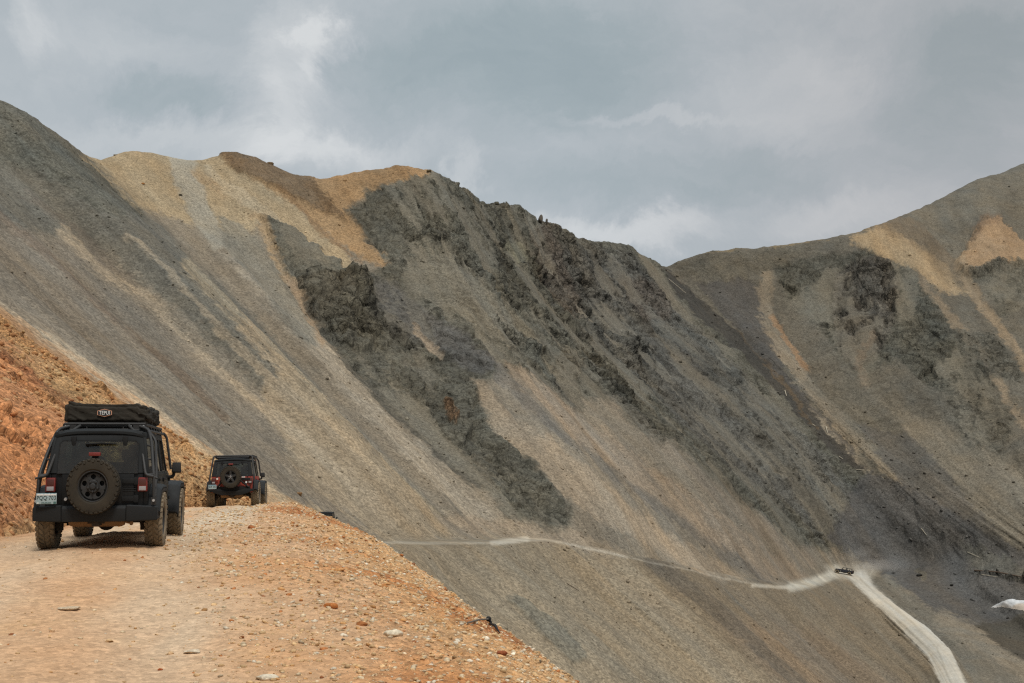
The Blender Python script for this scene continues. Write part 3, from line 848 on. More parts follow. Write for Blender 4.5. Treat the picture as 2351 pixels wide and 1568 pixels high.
SSr, TTr = SS.ravel(), TT.ravel()
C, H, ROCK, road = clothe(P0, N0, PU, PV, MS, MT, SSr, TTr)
P1 = P0 + N0 * (H - 0.9 * inset(SSr, TTr))[:, None]
GRAIN = 1 - 0.75 * road
mat_scree = ground_material('scree', 3.4, 0.72, 1.30, 2.6, 0.05, rocky=True, fine_amp=0.18)
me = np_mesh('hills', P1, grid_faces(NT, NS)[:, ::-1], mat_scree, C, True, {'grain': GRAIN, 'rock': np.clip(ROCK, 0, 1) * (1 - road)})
mountain = link('hills', me)
tag(mountain, 'grey and ochre scree mountainside with dark rock faces round the pass', 'mountain', kind='structure')

# the orange bank cut into the foot of the slope, meshed finely because it is near
sb = np.concatenate([np.linspace(1.1, 2.0, 160)[:-1], np.linspace(2.0, 3.0, 330)[:-1], np.linspace(3.0, 4.0, 230)[:-1], np.linspace(4.0, 4.9, 130)])
tb = np.concatenate([6.2 + 1.9 * (1 - (1 - np.linspace(0, 1, 520)) ** 1.0)])
GB = catmull(np.arange(len(cols)), cols, sb)
GB = pchip(np.arange(NROW), GB.transpose(1, 0, 2), tb)
NB = grid_normals(GB).reshape(-1, 3)
if NB[:, 2].mean() < 0: NB = -NB
TB, SB = [a.ravel() for a in np.meshgrid(tb, sb, indexing='ij')]
PB = GB.reshape(-1, 3)
bu, bv = proj(PB)
bad = PB[:, 1] < 3
bu = np.where(bad, -900, bu); bv = np.where(bad, 1100, bv)
bu = np.clip(bu, -4000, 4000).astype(np.float32); bv = np.clip(bv, -4000, 4000).astype(np.float32)
msb = np.interp(SB, sq, ds); 
mtb = np.r_[np.zeros((1, len(sb))), np.cumsum(np.linalg.norm(np.diff(GB, axis=0), axis=2), axis=0)].ravel() + 60
CB, HB, RB, _r = clothe(PB, NB, bu, bv, msb, mtb, SB, TB, True)
edge = (1 - smooth(6.2, 6.42, TB)) + smooth(4.7, 4.9, SB) + (1 - smooth(1.1, 1.3, SB))
PBd = PB + NB * (HB - 1.0 * np.clip(edge, 0, 1))[:, None]
mat_bank = ground_material('bank_soil', 8.0, 0.56, 1.44, 7.0, 0.06)
me = np_mesh('cut_bank', PBd, grid_faces(len(tb), len(sb))[:, ::-1], mat_bank, CB, True, {'grain': np.ones(len(PB))})
bank = link('cut_bank', me)
tag(bank, 'steep orange and rust cut bank of broken rock beside the road', 'bank', kind='structure')

# ------------------------------------------------------------------ the dirt road and its shoulder in the foreground
Yk = np.array([-6, 2, 5, 9.5, 11.5, 15, 18.4, 25, 35, 42, 46, 52, 60, 80, 110, 150, 175])
ZR = np.array([-1.9, -1.78, -1.68, -1.43, -1.28, -0.97, -0.80, -0.75, -0.68, -0.68, -0.72, -0.86, -1.25, -2.5, -4.3, -6.6, -8.0])
XF = np.array([-6.4, -6.4, -6.4, -6.6, -6.9, -7.4, -7.9, -8.6, -9.8, -10.6, -10.9, -11.3, -11.6, -14.0, -19.5, -15.0, -8.5])
XE = np.array([-0.3, -0.6, -0.9, -1.3, -1.7, -2.8, -3.7, -5.2, -7.1, -8.0, -8.5, -9.6, -9.9, -11.6, -15.6, -10.4, -4.0])
XS = np.array([2.8, 2.4, 1.95, 1.1, 0.65, 0.02, -0.75, -1.95, -3.8, -5.35, -6.5, -8.2, -8.6, -10.2, -14.0, -9.0, -2.6])
ZS = np.array([-2.4, -2.2, -2.05, -1.88, -1.82, -1.75, -1.65, -1.53, -1.42, -1.36, -1.27, -0.98, -1.7, -3.1, -4.7, -7.0, -8.4])


def ground_z(x, y):
    x = np.asarray(x, float); y = np.asarray(y, float)
    zr, xf, xe, xs, zs = (np.interp(y, Yk, a) for a in (ZR, XF, XE, XS, ZS))
    q = (x - xe) / (xs - xe)
    c = np.clip(q, 0, 1)
    z = zr + (zs - zr) * c ** 1.9
    o = np.maximum(x - xs, 0)
    z = z - o * 0.95 + 0.25 * (1 - np.exp(-o / 0.8))
    z = z + 0.03 * np.exp(-((x - (xf + xe) / 2) / 0.6) ** 2)                       # crown between the wheel tracks
    b = np.exp(-((y - 43.5) / 5.0) ** 2) * np.exp(-((x - (xe + 0.55)) / 1.0) ** 2)   # berm on the crest
    return z + 0.16 * b


def rut(x, y):
    xf, xe = np.interp(y, Yk, XF), np.interp(y, Yk, XE)
    l = (x - xf) / (xe - xf)
    return np.exp(-((l - 0.30) / 0.07) ** 2) + np.exp(-((l - 0.74) / 0.07) ** 2)


def rough_z(x, y):
    p = np.c_[x, y, np.zeros(len(x))]
    d = np.clip(y / 18, 0.5, 2.2)
    zr, xe, xs = (np.interp(y, Yk, a) for a in (ZR, XE, XS))
    sl = smooth(-0.5, 0.5, (x - xe) / np.maximum(xs - xe, 0.5))
    return (0.035 * fbm(p / 1.1, 3, 101) - 0.03 * rut(x, y) + (0.012 + 0.035 * sl) * fbm(p / 0.28, 3, 105) + (0.008 + 0.022 * sl) * fbm(p / 0.09, 2, 109)) * np.clip(d, 0.7, 1.6)


na = 620
yr = np.concatenate([np.linspace(-6, 4, 20)[:-1], 4 * (60 / 4) ** np.linspace(0, 1, 640), np.linspace(60.8, 98, 40)])
FX = np.zeros((len(yr), na)); FY = np.repeat(yr[:, None], na, 1)
for i, y in enumerate(yr):
    xf, xe, xs = np.interp(y, Yk, XF), np.interp(y, Yk, XE), np.interp(y, Yk, XS)
    FX[i] = np.concatenate([np.linspace(xf - 3.5, xf, 20)[:-1], np.linspace(xf, xs + 0.3, na - 19 - 60), xs + 0.3 + np.linspace(0, 1, 61)[1:] ** 1.5 * (24 if y < 54 else max(13.0, 24 - (y - 54) * 1.0))])
fx, fy = FX.ravel(), FY.ravel()
fz = ground_z(fx, fy) + rough_z(fx, fy)
FP = np.c_[fx, fy, fz]
zf, ze, zs_ = (np.interp(fy, Yk, a) for a in (XF, XE, XS))
lat = (fx - zf) / (ze - zf)                      # 0 bank foot .. 1 road edge
qs = (fx - ze) / (zs_ - ze)
n1 = fbm(FP / 2.6, 4, 121); n2 = fbm(FP / 0.8, 4, 125, 0.6); n3 = fbm(FP * np.array([1.6, 0.25, 1]), 3, 129)
FC = np.broadcast_to(lin((205, 166, 128)), (len(FP), 3)).copy()


def fmix(col, w):
    global FC
    FC = FC + (lin(col) - FC) * np.clip(w, 0, 1)[:, None]


fmix((202, 148, 98), 0.7 * smooth(-0.25, 0.45, n1) * smooth(0.5, 0.9, lat))
fmix((204, 150, 102), 0.5 * smooth(-0.05, 0.4, n1 - 0.3 * n2))
fmix((194, 152, 108), 0.55 * smooth(0.1, 0.5, n2))
fmix((206, 160, 110), 0.8 * smooth(0.2, 0.7, qs))
fmix((194, 132, 80), 0.75 * smooth(0.0, 0.5, n1 + 0.5 * n2) * smooth(0.0, 0.4, qs))
fmix((166, 98, 56), 0.6 * smooth(0.25, 0.6, n1 - 0.4 * n2) * smooth(-0.1, 0.3, qs))
fmix((200, 176, 140), 0.8 * smooth(0.9, 1.3, qs + 0.15 * n2))
# pale dust ground fine by the wheels
trk = np.exp(-((lat - 0.30 - 0.03 * n1) / 0.15) ** 2) + np.exp(-((lat - 0.74 - 0.03 * n1) / 0.14) ** 2)
fmix((206, 186, 158), 0.9 * trk * smooth(11, 22, fy) * (0.75 + 0.4 * n3))
fmix((208, 190, 164), 0.85 * smooth(21, 29, fy) * smooth(0.45, 0.75, lat) * (1 - smooth(0.9, 1.12, lat)))
fmix((210, 186, 156), 0.85 * trk * (1 - smooth(11, 22, fy)) * (0.7 + 0.5 * n3))
fmix((184, 138, 98), 0.7 * (1 - smooth(-0.05, 0.18, lat + 0.05 * n2)))
fmix((168, 104, 64), 0.5 * np.exp(-((fy - 36) / 5.0) ** 2) * smooth(-0.2, 0.4, n1 + n2) * smooth(0.9, 1.15, lat))
FC = 0.9 * FC / EXPO * (1 + 0.13 * n2 + 0.10 * fbm(FP / 0.2, 3, 133, 0.6))[:, None]
mat_dirt = ground_material('dirt', 15.0, 0.74, 1.28, 14.0, 0.035)
fgrain = np.clip(0.55 + 0.45 * smooth(0.9, 1.2, lat) + 0.2 * n1, 0.3, 1)
me = np_mesh('dirt_road', FP, grid_faces(len(yr), na)[:, ::-1], mat_dirt, np.clip(FC, 0.01, 0.85), True, {'grain': fgrain})
dirt = link('dirt_road', me)
tag(dirt, 'orange dirt road with pale wheel tracks and a stony shoulder', 'road', kind='structure')


# ------------------------------------------------------------------ stones
def stone_shape(seed, sub=2, flat=0.7, cuts=7):
    bm = bmesh.new()
    bmesh.ops.create_icosphere(bm, subdivisions=sub, radius=1.0)
    rg = np.random.default_rng(seed)
    V = np.array([v.co[:] for v in bm.verts])
    for _ in range(cuts):                                   # broken faces
        n = rg.normal(size=3); n /= np.linalg.norm(n)
        d = rg.uniform(0.55, 0.85)
        s = V @ n - d
        V -= np.outer(np.maximum(s, 0) * 0.92, n)
    V *= (1 + 0.10 * fbm(V * 2.1 + seed, 2, seed))[:, None]
    V *= np.array([rg.uniform(0.85, 1.25), rg.uniform(0.7, 1.0), flat])
    Fc = np.array([[v.index for v in f.verts] for f in bm.faces])
    bm.free()
    return V, Fc


def stones_mesh(name, pos, size, cols_, mat, sub=1, nvar=9, flat=0.65, sink=0.25, seed=3, tilt=0.35):
    rg = np.random.default_rng(seed)
    VV, FF, CC, off = [], [], [], 0
    shapes = [stone_shape(seed * 31 + k, sub, flat * rg.uniform(0.8, 1.2)) for k in range(nvar)]
    which = rg.integers(0, nvar, len(pos))
    for k in range(nvar):
        ii = np.where(which == k)[0]
        if not len(ii):
            continue
        V, Fc = shapes[k]
        a = rg.uniform(0, 6.283, len(ii)); tx = np.clip(rg.normal(0, tilt, len(ii)), -0.7, 0.7); ty = np.clip(rg.normal(0, tilt, len(ii)), -0.7, 0.7)
        ca, sa = np.cos(a), np.sin(a)
        x = V[None, :, 0] * ca[:, None] - V[None, :, 1] * sa[:, None]
        y = V[None, :, 0] * sa[:, None] + V[None, :, 1] * ca[:, None]
        z = V[None, :, 2] + x * np.tan(tx)[:, None] * 0.6 + y * np.tan(ty)[:, None] * 0.6
        W = np.stack([x, y, z], 2) * size[ii][:, None, None] + pos[ii][:, None, :]
        W[:, :, 2] += (size[ii] * flat * (1 - 2 * sink) * 0.6)[:, None]
        VV.append(W.reshape(-1, 3))
        FF.append((Fc[None] + (off + np.arange(len(ii)) * len(V))[:, None, None]).reshape(-1, 3))
        CC.append(np.repeat(cols_[ii], len(V), 0))
        off += len(ii) * len(V)
    return np_mesh(name, np.concatenate(VV), np.concatenate(FF), mat, np.concatenate(CC), False, {'grain': np.ones(off)})


mat_stone = ground_material('stone', 22.0, 0.86, 1.16, 30.0, 0.01)
mat_rock = ground_material('rock', 4.0, 0.8, 1.2, 5.0, 0.06)
STONE_C = np.array([alb(c, 0.92) for c in [(212, 176, 130), (214, 192, 158), (200, 152, 100), (188, 124, 76), (218, 204, 180), (202, 168, 124), (152, 98, 64), (196, 174, 144)]])


def stone_cols(n, w, jit=0.12, seed=5):
    rg = np.random.default_rng(seed)
    k = rg.choice(len(STONE_C), n, p=np.array(w) / np.sum(w))
    return np.clip(STONE_C[k] * (1 + rg.normal(0, jit, (n, 1))), 0.01, 0.85)


def on_ground(x, y):
    x = np.atleast_1d(np.asarray(x, float)); y = np.atleast_1d(np.asarray(y, float))
    return ground_z(x, y) + rough_z(x, y)


def scatter(n, qlo, qhi, ylo, yhi, smin, smax, pw, seed, bias=1.0, skew=1.0):
    rg = np.random.default_rng(seed)
    y = ylo * (yhi / ylo) ** (rg.random(n) ** bias)
    xe, xs = np.interp(y, Yk, XE), np.interp(y, Yk, XS)
    x = xe + (xs - xe) * (qlo + (qhi - qlo) * rg.random(n) ** skew)
    s = smin * (smax / smin) ** (rg.random(n) ** pw)
    s = s * np.clip((y / 14) ** 0.45, 0.7, 2.0)
    keep = np.ones(n, bool)
    pos = np.c_[x, y, on_ground(x, y)]
    return pos[keep], s[keep]


GP, GS, GCc = [], [], []
p, s = scatter(90000, -0.45, 1.4, 6.5, 56, 0.004, 0.044, 4.6, 11, 1.0, 0.7)
GP.append(p); GS.append(s); GCc.append(stone_cols(len(p), [7, 7, 3, 0.9, 3, 8, 0.35, 3], 0.12, 1))
p, s = scatter(16000, -3.0, 0.3, 6.5, 50, 0.004, 0.032, 5.6, 12)
GP.append(p); GS.append(s); GCc.append(stone_cols(len(p), [7, 6, 3, 0.8, 2, 6, 0.3, 2], 0.10, 2))
gravel = link('gravel', stones_mesh('gravel', np.concatenate(GP), np.concatenate(GS), np.concatenate(GCc), mat_stone, 1, 10, 0.55, 0.38, 4))
tag(gravel, 'loose orange and cream gravel strewn over the road shoulder', 'gravel', kind='stuff')

# rubble on the orange bank and blocks on the scree, laid on the mountainside sheet
PG = P1
TTf, SSf = TTr, SSr
rg = np.random.default_rng(9)
onbank = np.where((TB > 6.4) & (TB < 7.98) & (SB > 1.6) & (SB < 4.75))[0]
ii = rg.choice(onbank, 20000)
bp = PBd[ii]
dd = np.linalg.norm(bp, axis=1)
bs_ = (0.015 * (0.17 / 0.015) ** (rg.random(len(ii)) ** 3.6)) * np.clip(dd / 45, 0.6, 1.5)
bpal = np.array([alb(c) for c in [(192, 162, 118), (184, 142, 96), (158, 104, 64), (136, 82, 50), (180, 152, 116), (170, 120, 78)]])
bc = np.clip((0.45 * CB[ii] + 0.55 * bpal[rg.choice(6, len(ii), p=[.18, .22, .2, .14, .1, .16])]) * rg.uniform(0.85, 1.15, (len(ii), 1)), 0.01, 0.8)
rub = link('bank_rubble', stones_mesh('bank_rubble', bp, bs_, bc, mat_rock, 1, 8, 0.6, 0.3, 6, 0.5))
tag(rub, 'broken orange stones lying on the cut bank beside the road', 'rubble', kind='stuff')
cand = np.where((TTf > 2.2) & (TTf < 11.5) & (SSf > 5) & (road < 0.3) & (PU > -80) & (PU < 2450) & (PV < 1640) & (inset(SSf, TTf) < 0.05))[0]
ii = rg.choice(cand, 7000)
sz = 0.08 * (0.5 / 0.08) ** (rg.random(len(ii)) ** 5.0) * np.clip(DIST[ii] / 250, 0.5, 1.5)
bc = np.clip(C[ii] * rg.choice([0.8, 0.95, 1.1, 1.3, 1.5], (len(ii), 1)) * rg.uniform(0.85, 1.15, (len(ii), 1)), 0.01, 0.8)
scr = link('scree', stones_mesh('scree', PG[ii], sz, bc, mat_rock, 1, 8, 0.6, 0.3, 8, 0.5))
tag(scr, 'loose grey and tan stones scattered over the scree slopes', 'scree', kind='stuff')

# ------------------------------------------------------------------ vehicles: mesh helpers and materials
class MB:
    """collects boxes, prisms, bars, tubes and lathes and links them as ONE mesh"""

    def __init__(self):
        self.v, self.f, self.cuts = [], [], []

    def add(self, vs, fs):
        o = len(self.v)
        self.v += [tuple(p) for p in vs]
        self.f += [tuple(i + o for i in q) for q in fs]
        return self

    def box(self, x0, x1, y0, y1, z0, z1, taper=(0, 0), M=None):
        tx, ty = taper
        vs = [(x0, y0, z0), (x1, y0, z0), (x1, y1, z0), (x0, y1, z0),
              (x0 + tx, y0 + ty, z1), (x1 - tx, y0 + ty, z1), (x1 - tx, y1 - ty, z1), (x0 + tx, y1 - ty, z1)]
        if M is not None:
            vs = [M @ Vector(p) for p in vs]
        return self.add(vs, [(0, 3, 2, 1), (4, 5, 6, 7), (0, 1, 5, 4), (1, 2, 6, 5), (2, 3, 7, 6), (3, 0, 4, 7)])

    def prism(self, poly, a, b, axis='x', fn=None):
        """polygon swept from a to b along an axis; poly is (y,z), (x,z) or (x,y)"""
        n = len(poly)

        def pt(p, t):
            if axis == 'x': q = (t, p[0], p[1])
            elif axis == 'y': q = (p[0], t, p[1])
            else: q = (p[0], p[1], t)
            return fn(q) if fn else q
        vs = [pt(p, a) for p in poly] + [pt(p, b) for p in poly]
        fs = [tuple(range(n))[::-1], tuple(range(n, 2 * n))] + [(i, (i + 1) % n, (i + 1) % n + n, i + n) for i in range(n)]
        return self.add(vs, fs)

    def tube(self, pts, r, n=10, caps=True):
        pts = [Vector(p) for p in pts]
        vs, fs = [], []
        prev = None
        for i, p in enumerate(pts):
            d = (pts[min(i + 1, len(pts) - 1)] - pts[max(i - 1, 0)]).normalized()
            a = prev if prev is not None else (Vector((0, 0, 1)) if abs(d.z) < 0.9 else Vector((1, 0, 0)))
            a = (a - d * a.dot(d)).normalized(); prev = a
            b = d.cross(a)
            rr = r[i] if isinstance(r, (list, tuple)) else r
            for k in range(n):
                t = 2 * math.pi * k / n
                vs.append(p + (a * math.cos(t) + b * math.sin(t)) * rr)
        for i in range(len(pts) - 1):
            for k in range(n):
                k2 = (k + 1) % n
                fs.append((i * n + k, i * n + k2, (i + 1) * n + k2, (i + 1) * n + k))
        if caps:
            fs.append(tuple(range(n))[::-1]); fs.append(tuple(range((len(pts) - 1) * n, len(pts) * n)))
        return self.add(vs, fs)

    def lathe(self, prof, n=40, axis='x', c=(0, 0, 0), closed=False):
        """profile [(radius, along axis)]"""
        vs, fs = [], []
        for (r, h) in prof:
            for k in range(n):
                t = 2 * math.pi * k / n
                p = (h, r * math.cos(t), r * math.sin(t)) if axis == 'x' else ((r * math.cos(t), h, r * math.sin(t)) if axis == 'y' else (r * math.cos(t), r * math.sin(t), h))
                vs.append((p[0] + c[0], p[1] + c[1], p[2] + c[2]))
        m = len(prof)
        for i in range(m if closed else m - 1):
            for k in range(n):
                k2 = (k + 1) % n; j = (i + 1) % m
                fs.append((i * n + k, i * n + k2, j * n + k2, j * n + k))
        if not closed:
            fs.append(tuple(range(n))[::-1]); fs.append(tuple(range((m - 1) * n, m * n)))
        return self.add(vs, fs)

    def cut(self):
        """what follows belongs to the next object of build_each"""
        self.cuts.append((len(self.v), len(self.f)))

    def build_each(self, name, mat, parent=None, **kw):
        a = (0, 0)
        for c in self.cuts + [(len(self.v), len(self.f))]:
            if c[0] > a[0]:
                m = MB()
                m.v = self.v[a[0]:c[0]]; m.f = [tuple(i - a[0] for i in q) for q in self.f[a[1]:c[1]]]
                m.build(name, mat, parent, **kw)
            a = c

    def build(self, name, mat, parent=None, bevel=0.0, seg=2, angle=35, sub=0):
        bm = bmesh.new()
        vs = [bm.verts.new(p) for p in self.v]
        for q in self.f:
            try:
                bm.faces.new([vs[i] for i in q])
            except ValueError:
                pass
        bmesh.ops.recalc_face_normals(bm, faces=bm.faces[:])
        if bevel:
            ed = [e for e in bm.edges if e.is_manifold and e.calc_face_angle(0) > R(25)]
            bmesh.ops.bevel(bm, geom=ed, offset=bevel, segments=seg, affect='EDGES', profile=0.6, clamp_overlap=True)
        me = bpy.data.meshes.new(name)
        bm.to_mesh(me); bm.free()
        me.polygons.foreach_set('use_smooth', [True] * len(me.polygons))
        me.set_sharp_from_angle(angle=R(angle))
        me.materials.append(mat)
        return link(name, me, parent)


def arc(pts, r=0.06, k=4):
    """round the corners of a polyline"""
    P = [Vector(p) for p in pts]
    out = [P[0]]
    for a, b, c in zip(P[:-2], P[1:-1], P[2:]):
        d1, d2 = (a - b), (c - b)
        t = min(r, d1.length * 0.45, d2.length * 0.45)
        p, q = b + d1.normalized() * t, b + d2.normalized() * t
        for i in range(k + 1):
            s = i / k
            out.append(p * (1 - s) ** 2 + b * 2 * s * (1 - s) + q * s * s)
    out.append(P[-1])
    return out


def paint(name, col, rough, dust, dust_col=(128, 112, 94), metal=0.0, spec=0.5, scale=3.0):
    """a finish with road dust lying unevenly on it"""
    m = bpy.data.materials.new(name); m.use_nodes = True
    nt = m.node_tree; L = nt.links.new
    b = nt.nodes['Principled BSDF']
    tc = nd(nt, 'ShaderNodeTexCoord')
    n = nd(nt, 'ShaderNodeTexNoise'); n.inputs['Scale'].default_value = scale
    n.inputs['Detail'].default_value = 8; n.inputs['Roughness'].default_value = 0.65
    L(tc.outputs['Object'], n.inputs['Vector'])
    mr = nd(nt, 'ShaderNodeMapRange'); L(n.outputs['Fac'], mr.inputs['Value'])
    mr.inputs['From Min'].default_value = 0.3; mr.inputs['From Max'].default_value = 0.75
    mr.inputs['To Min'].default_value = dust * 0.35; mr.inputs['To Max'].default_value = dust
    mx = nd(nt, 'ShaderNodeMix', data_type='RGBA')
    L(mr.outputs[0], mx.inputs['Factor'])
    mx.inputs['A'].default_value = (*lin(col), 1); mx.inputs['B'].default_value = (*(lin(dust_col) * 0.8), 1)
    L(mx.outputs['Result'], b.inputs['Base Color'])
    r = nd(nt, 'ShaderNodeMapRange'); L(mr.outputs[0], r.inputs['Value'])
    r.inputs['From Max'].default_value = max(dust, 0.01)
    r.inputs['To Min'].default_value = rough; r.inputs['To Max'].default_value = min(1, rough + 0.25)
    L(r.outputs[0], b.inputs['Roughness'])
    b.inputs['Metallic'].default_value = metal
    b.inputs['Specular IOR Level'].default_value = spec
    return m


def glass(name, tint, rough=0.04):
    m = bpy.data.materials.new(name); m.use_nodes = True
    nt = m.node_tree; nt.nodes.clear(); L = nt.links.new
    t = nd(nt, 'ShaderNodeBsdfTransparent'); t.inputs['Color'].default_value = (*tint, 1)
    g = nd(nt, 'ShaderNodeBsdfGlossy'); g.inputs['Roughness'].default_value = rough
    g.inputs['Color'].default_value = (0.8, 0.8, 0.8, 1)
    f = nd(nt, 'ShaderNodeFresnel'); f.inputs['IOR'].default_value = 1.5
    mx = nd(nt, 'ShaderNodeMixShader'); L(f.outputs[0], mx.inputs[0]); L(t.outputs[0], mx.inputs[1]); L(g.outputs[0], mx.inputs[2])
    # a film of dust
    tc = nd(nt, 'ShaderNodeTexCoord'); n = nd(nt, 'ShaderNodeTexNoise'); n.inputs['Scale'].default_value = 5; n.inputs['Detail'].default_value = 8
    L(tc.outputs['Object'], n.inputs['Vector'])
    mr = nd(nt, 'ShaderNodeMapRange'); L(n.outputs['Fac'], mr.inputs['Value']); mr.inputs['To Max'].default_value = 0.10
    d = nd(nt, 'ShaderNodeBsdfDiffuse'); d.inputs['Color'].default_value = (*lin((140, 128, 112)), 1)
    m2 = nd(nt, 'ShaderNodeMixShader'); L(mr.outputs[0], m2.inputs[0]); L(mx.outputs[0], m2.inputs[1]); L(d.outputs[0], m2.inputs[2])
    o = nd(nt, 'ShaderNodeOutputMaterial'); L(m2.outputs[0], o.inputs[0])
    return m


M = {
    'black': paint('black_paint', (7, 11, 13), 0.3, 0.03, spec=0.28),
    'charcoal': paint('charcoal_paint', (34, 38, 42), 0.4, 0.12),
    'navy': paint('navy_paint', (20, 27, 42), 0.35, 0.10),
    'red': paint('red_paint', (142, 44, 28), 0.35, 0.12),
    'top': paint('hardtop', (11, 16, 18), 0.5, 0.03, spec=0.25),
    'plastic': paint('black_plastic', (11, 14, 16), 0.55, 0.04, spec=0.28),
    'flare': paint('flare_plastic', (16, 21, 24), 0.55, 0.04, spec=0.32),
    'rack': paint('rack_metal', (22, 24, 25), 0.45, 0.08),
    'tyre': paint('tyre_rubber', (84, 76, 64), 0.9, 0.95, (158, 142, 118), 0, 0.2, 7.0),
    'spare': paint('spare_rubber', (38, 36, 32), 0.9, 0.32, (104, 93, 76), 0, 0.2, 6.0),
    'rim': paint('dark_wheel', (17, 22, 25), 0.5, 0.10),
    'under': paint('underbody', (22, 22, 22), 0.7, 0.25),
    'muffler': paint('dusty_steel', (120, 92, 62), 0.7, 0.8, (150, 118, 84)),
    'glass': glass('tinted_glass', (0.36, 0.40, 0.40)),
    'clear': glass('clear_glass', (0.75, 0.8, 0.78)),
    'lens': paint('red_lens', (110, 20, 16), 0.3, 0.12),
    'lens_dark': paint('dark_lens', (70, 14, 12), 0.3, 0.15),
    'white_lens': paint('clear_lens', (150, 146, 146), 0.3, 0.15),
    'steel': paint('bright_steel', (190, 190, 188), 0.3, 0.1, metal=0.8),
    'plate': paint('plate_white', (150, 168, 170), 0.5, 0.12),
    'plate_green': paint('plate_green', (60, 96, 92), 0.5, 0.1),
    'plate_blue': paint('plate_blue', (88, 132, 150), 0.5, 0.1),
    'ink': paint('plate_ink', (32, 48, 42), 0.5, 0.05),
    'canvas': paint('tent_canvas', (36, 35, 31), 0.85, 0.12, spec=0.2),
    'badge_dark': paint('badge_dark', (38, 40, 42), 0.7, 0.05),
    'badge_rim': paint('badge_rim', (205, 150, 118), 0.7, 0.05),
    'badge_white': paint('badge_white', (215, 215, 210), 0.7, 0.05),
    'seat': paint('seat_cloth', (30, 30, 32), 0.9, 0.05),
    'sticker': paint('sticker_white', (215, 212, 205), 0.5, 0.1),
}


def text_mesh(body, size_x, size_z, name, mat, parent, loc, depth=0.002, bold=0.0, spacing=1.0):
    """raised lettering standing in the x-z plane, facing -y"""
    cu = bpy.data.curves.new(name, 'FONT')
    cu.body = body; cu.align_x = 'CENTER'; cu.align_y = 'CENTER'; cu.extrude = 0.02; cu.offset = bold
    cu.space_character = spacing
    o = bpy.data.objects.new(name, cu); COL.objects.link(o)
    dg = bpy.context.evaluated_depsgraph_get()
    me = bpy.data.meshes.new_from_object(o.evaluated_get(dg))
    bpy.data.objects.remove(o); bpy.data.curves.remove(cu)
    V = np.array([v.co[:] for v in me.vertices])
    lo, hi = V.min(0), V.max(0)
    W = (V - (lo + hi) / 2) / (hi - lo)
    Q = np.c_[W[:, 0] * size_x, -W[:, 2] * depth * 2, W[:, 1] * size_z] + np.array(loc)
    me.vertices.foreach_set('co', Q.astype(np.float32).ravel()); me.update()
    me.name = name
    me.materials.clear(); me.materials.append(mat)
    return link(name, me, parent)


def tyre_mb(Rt, w, lugs=30, n=48):
    """mud tyre lying on the x axis: carcass, shoulder lugs and staggered centre blocks"""
    b = MB()
    h = w / 2
    b.lathe([(Rt * 0.56, -h * 0.78), (Rt * 0.62, -h * 0.95), (Rt * 0.80, -h * 1.0), (Rt * 0.92, -h * 0.92), (Rt * 0.962, -h * 0.70), (Rt * 0.972, 0),
             (Rt * 0.962, h * 0.70), (Rt * 0.92, h * 0.92), (Rt * 0.80, h * 1.0), (Rt * 0.62, h * 0.95), (Rt * 0.56, h * 0.78)], n, 'x', closed=True)
    st = 2 * math.pi / lugs
    for k in range(lugs):
        for row, (x0, x1, ph, tw) in enumerate(((-1.0, -0.62, 0.0, 0.16), (-0.56, -0.06, 0.5, -0.32), (0.06, 0.56, 0.0, 0.32), (0.62, 1.0, 0.5, -0.16))):
            t0 = (k + ph) * st
            wd = st * (0.62 if row in (0, 3) else 0.58)
            vs = []
            for rr in (0.955, 1.0):
                for (xx, tt) in ((x0, -wd / 2 - tw * st), (x1, -wd / 2 + tw * st), (x1, wd / 2 + tw * st), (x0, wd / 2 - tw * st)):
                    edge = abs(xx) > 0.95
                    r_ = Rt * (rr - (0.035 if edge else 0.0))
                    vs.append((xx * h * (1.01 if edge else 1), r_ * math.cos(t0 + tt), r_ * math.sin(t0 + tt)))
            b.add(vs, [(0, 3, 2, 1), (4, 5, 6, 7), (0, 1, 5, 4), (1, 2, 6, 5), (2, 3, 7, 6), (3, 0, 4, 7)])
        if k % 2 == 0:                                        # side biters
            for s in (-1, 1):
                t0 = (k + (0.5 if s > 0 else 0)) * st
                vs = []
                for (rr, hh) in ((0.86, 1.0), (0.94, 0.93)):
                    for (dx, tt) in ((0, -0.25), (0.02, -0.25), (0.02, 0.25), (0, 0.25)):
                        vs.append((s * (h * hh + dx * 0.4), Rt * rr * math.cos(t0 + tt * st), Rt * rr * math.sin(t0 + tt * st)))
                b.add(vs, [(0, 3, 2, 1), (4, 5, 6, 7), (0, 1, 5, 4), (1, 2, 6, 5), (2, 3, 7, 6), (3, 0, 4, 7)])
    return b


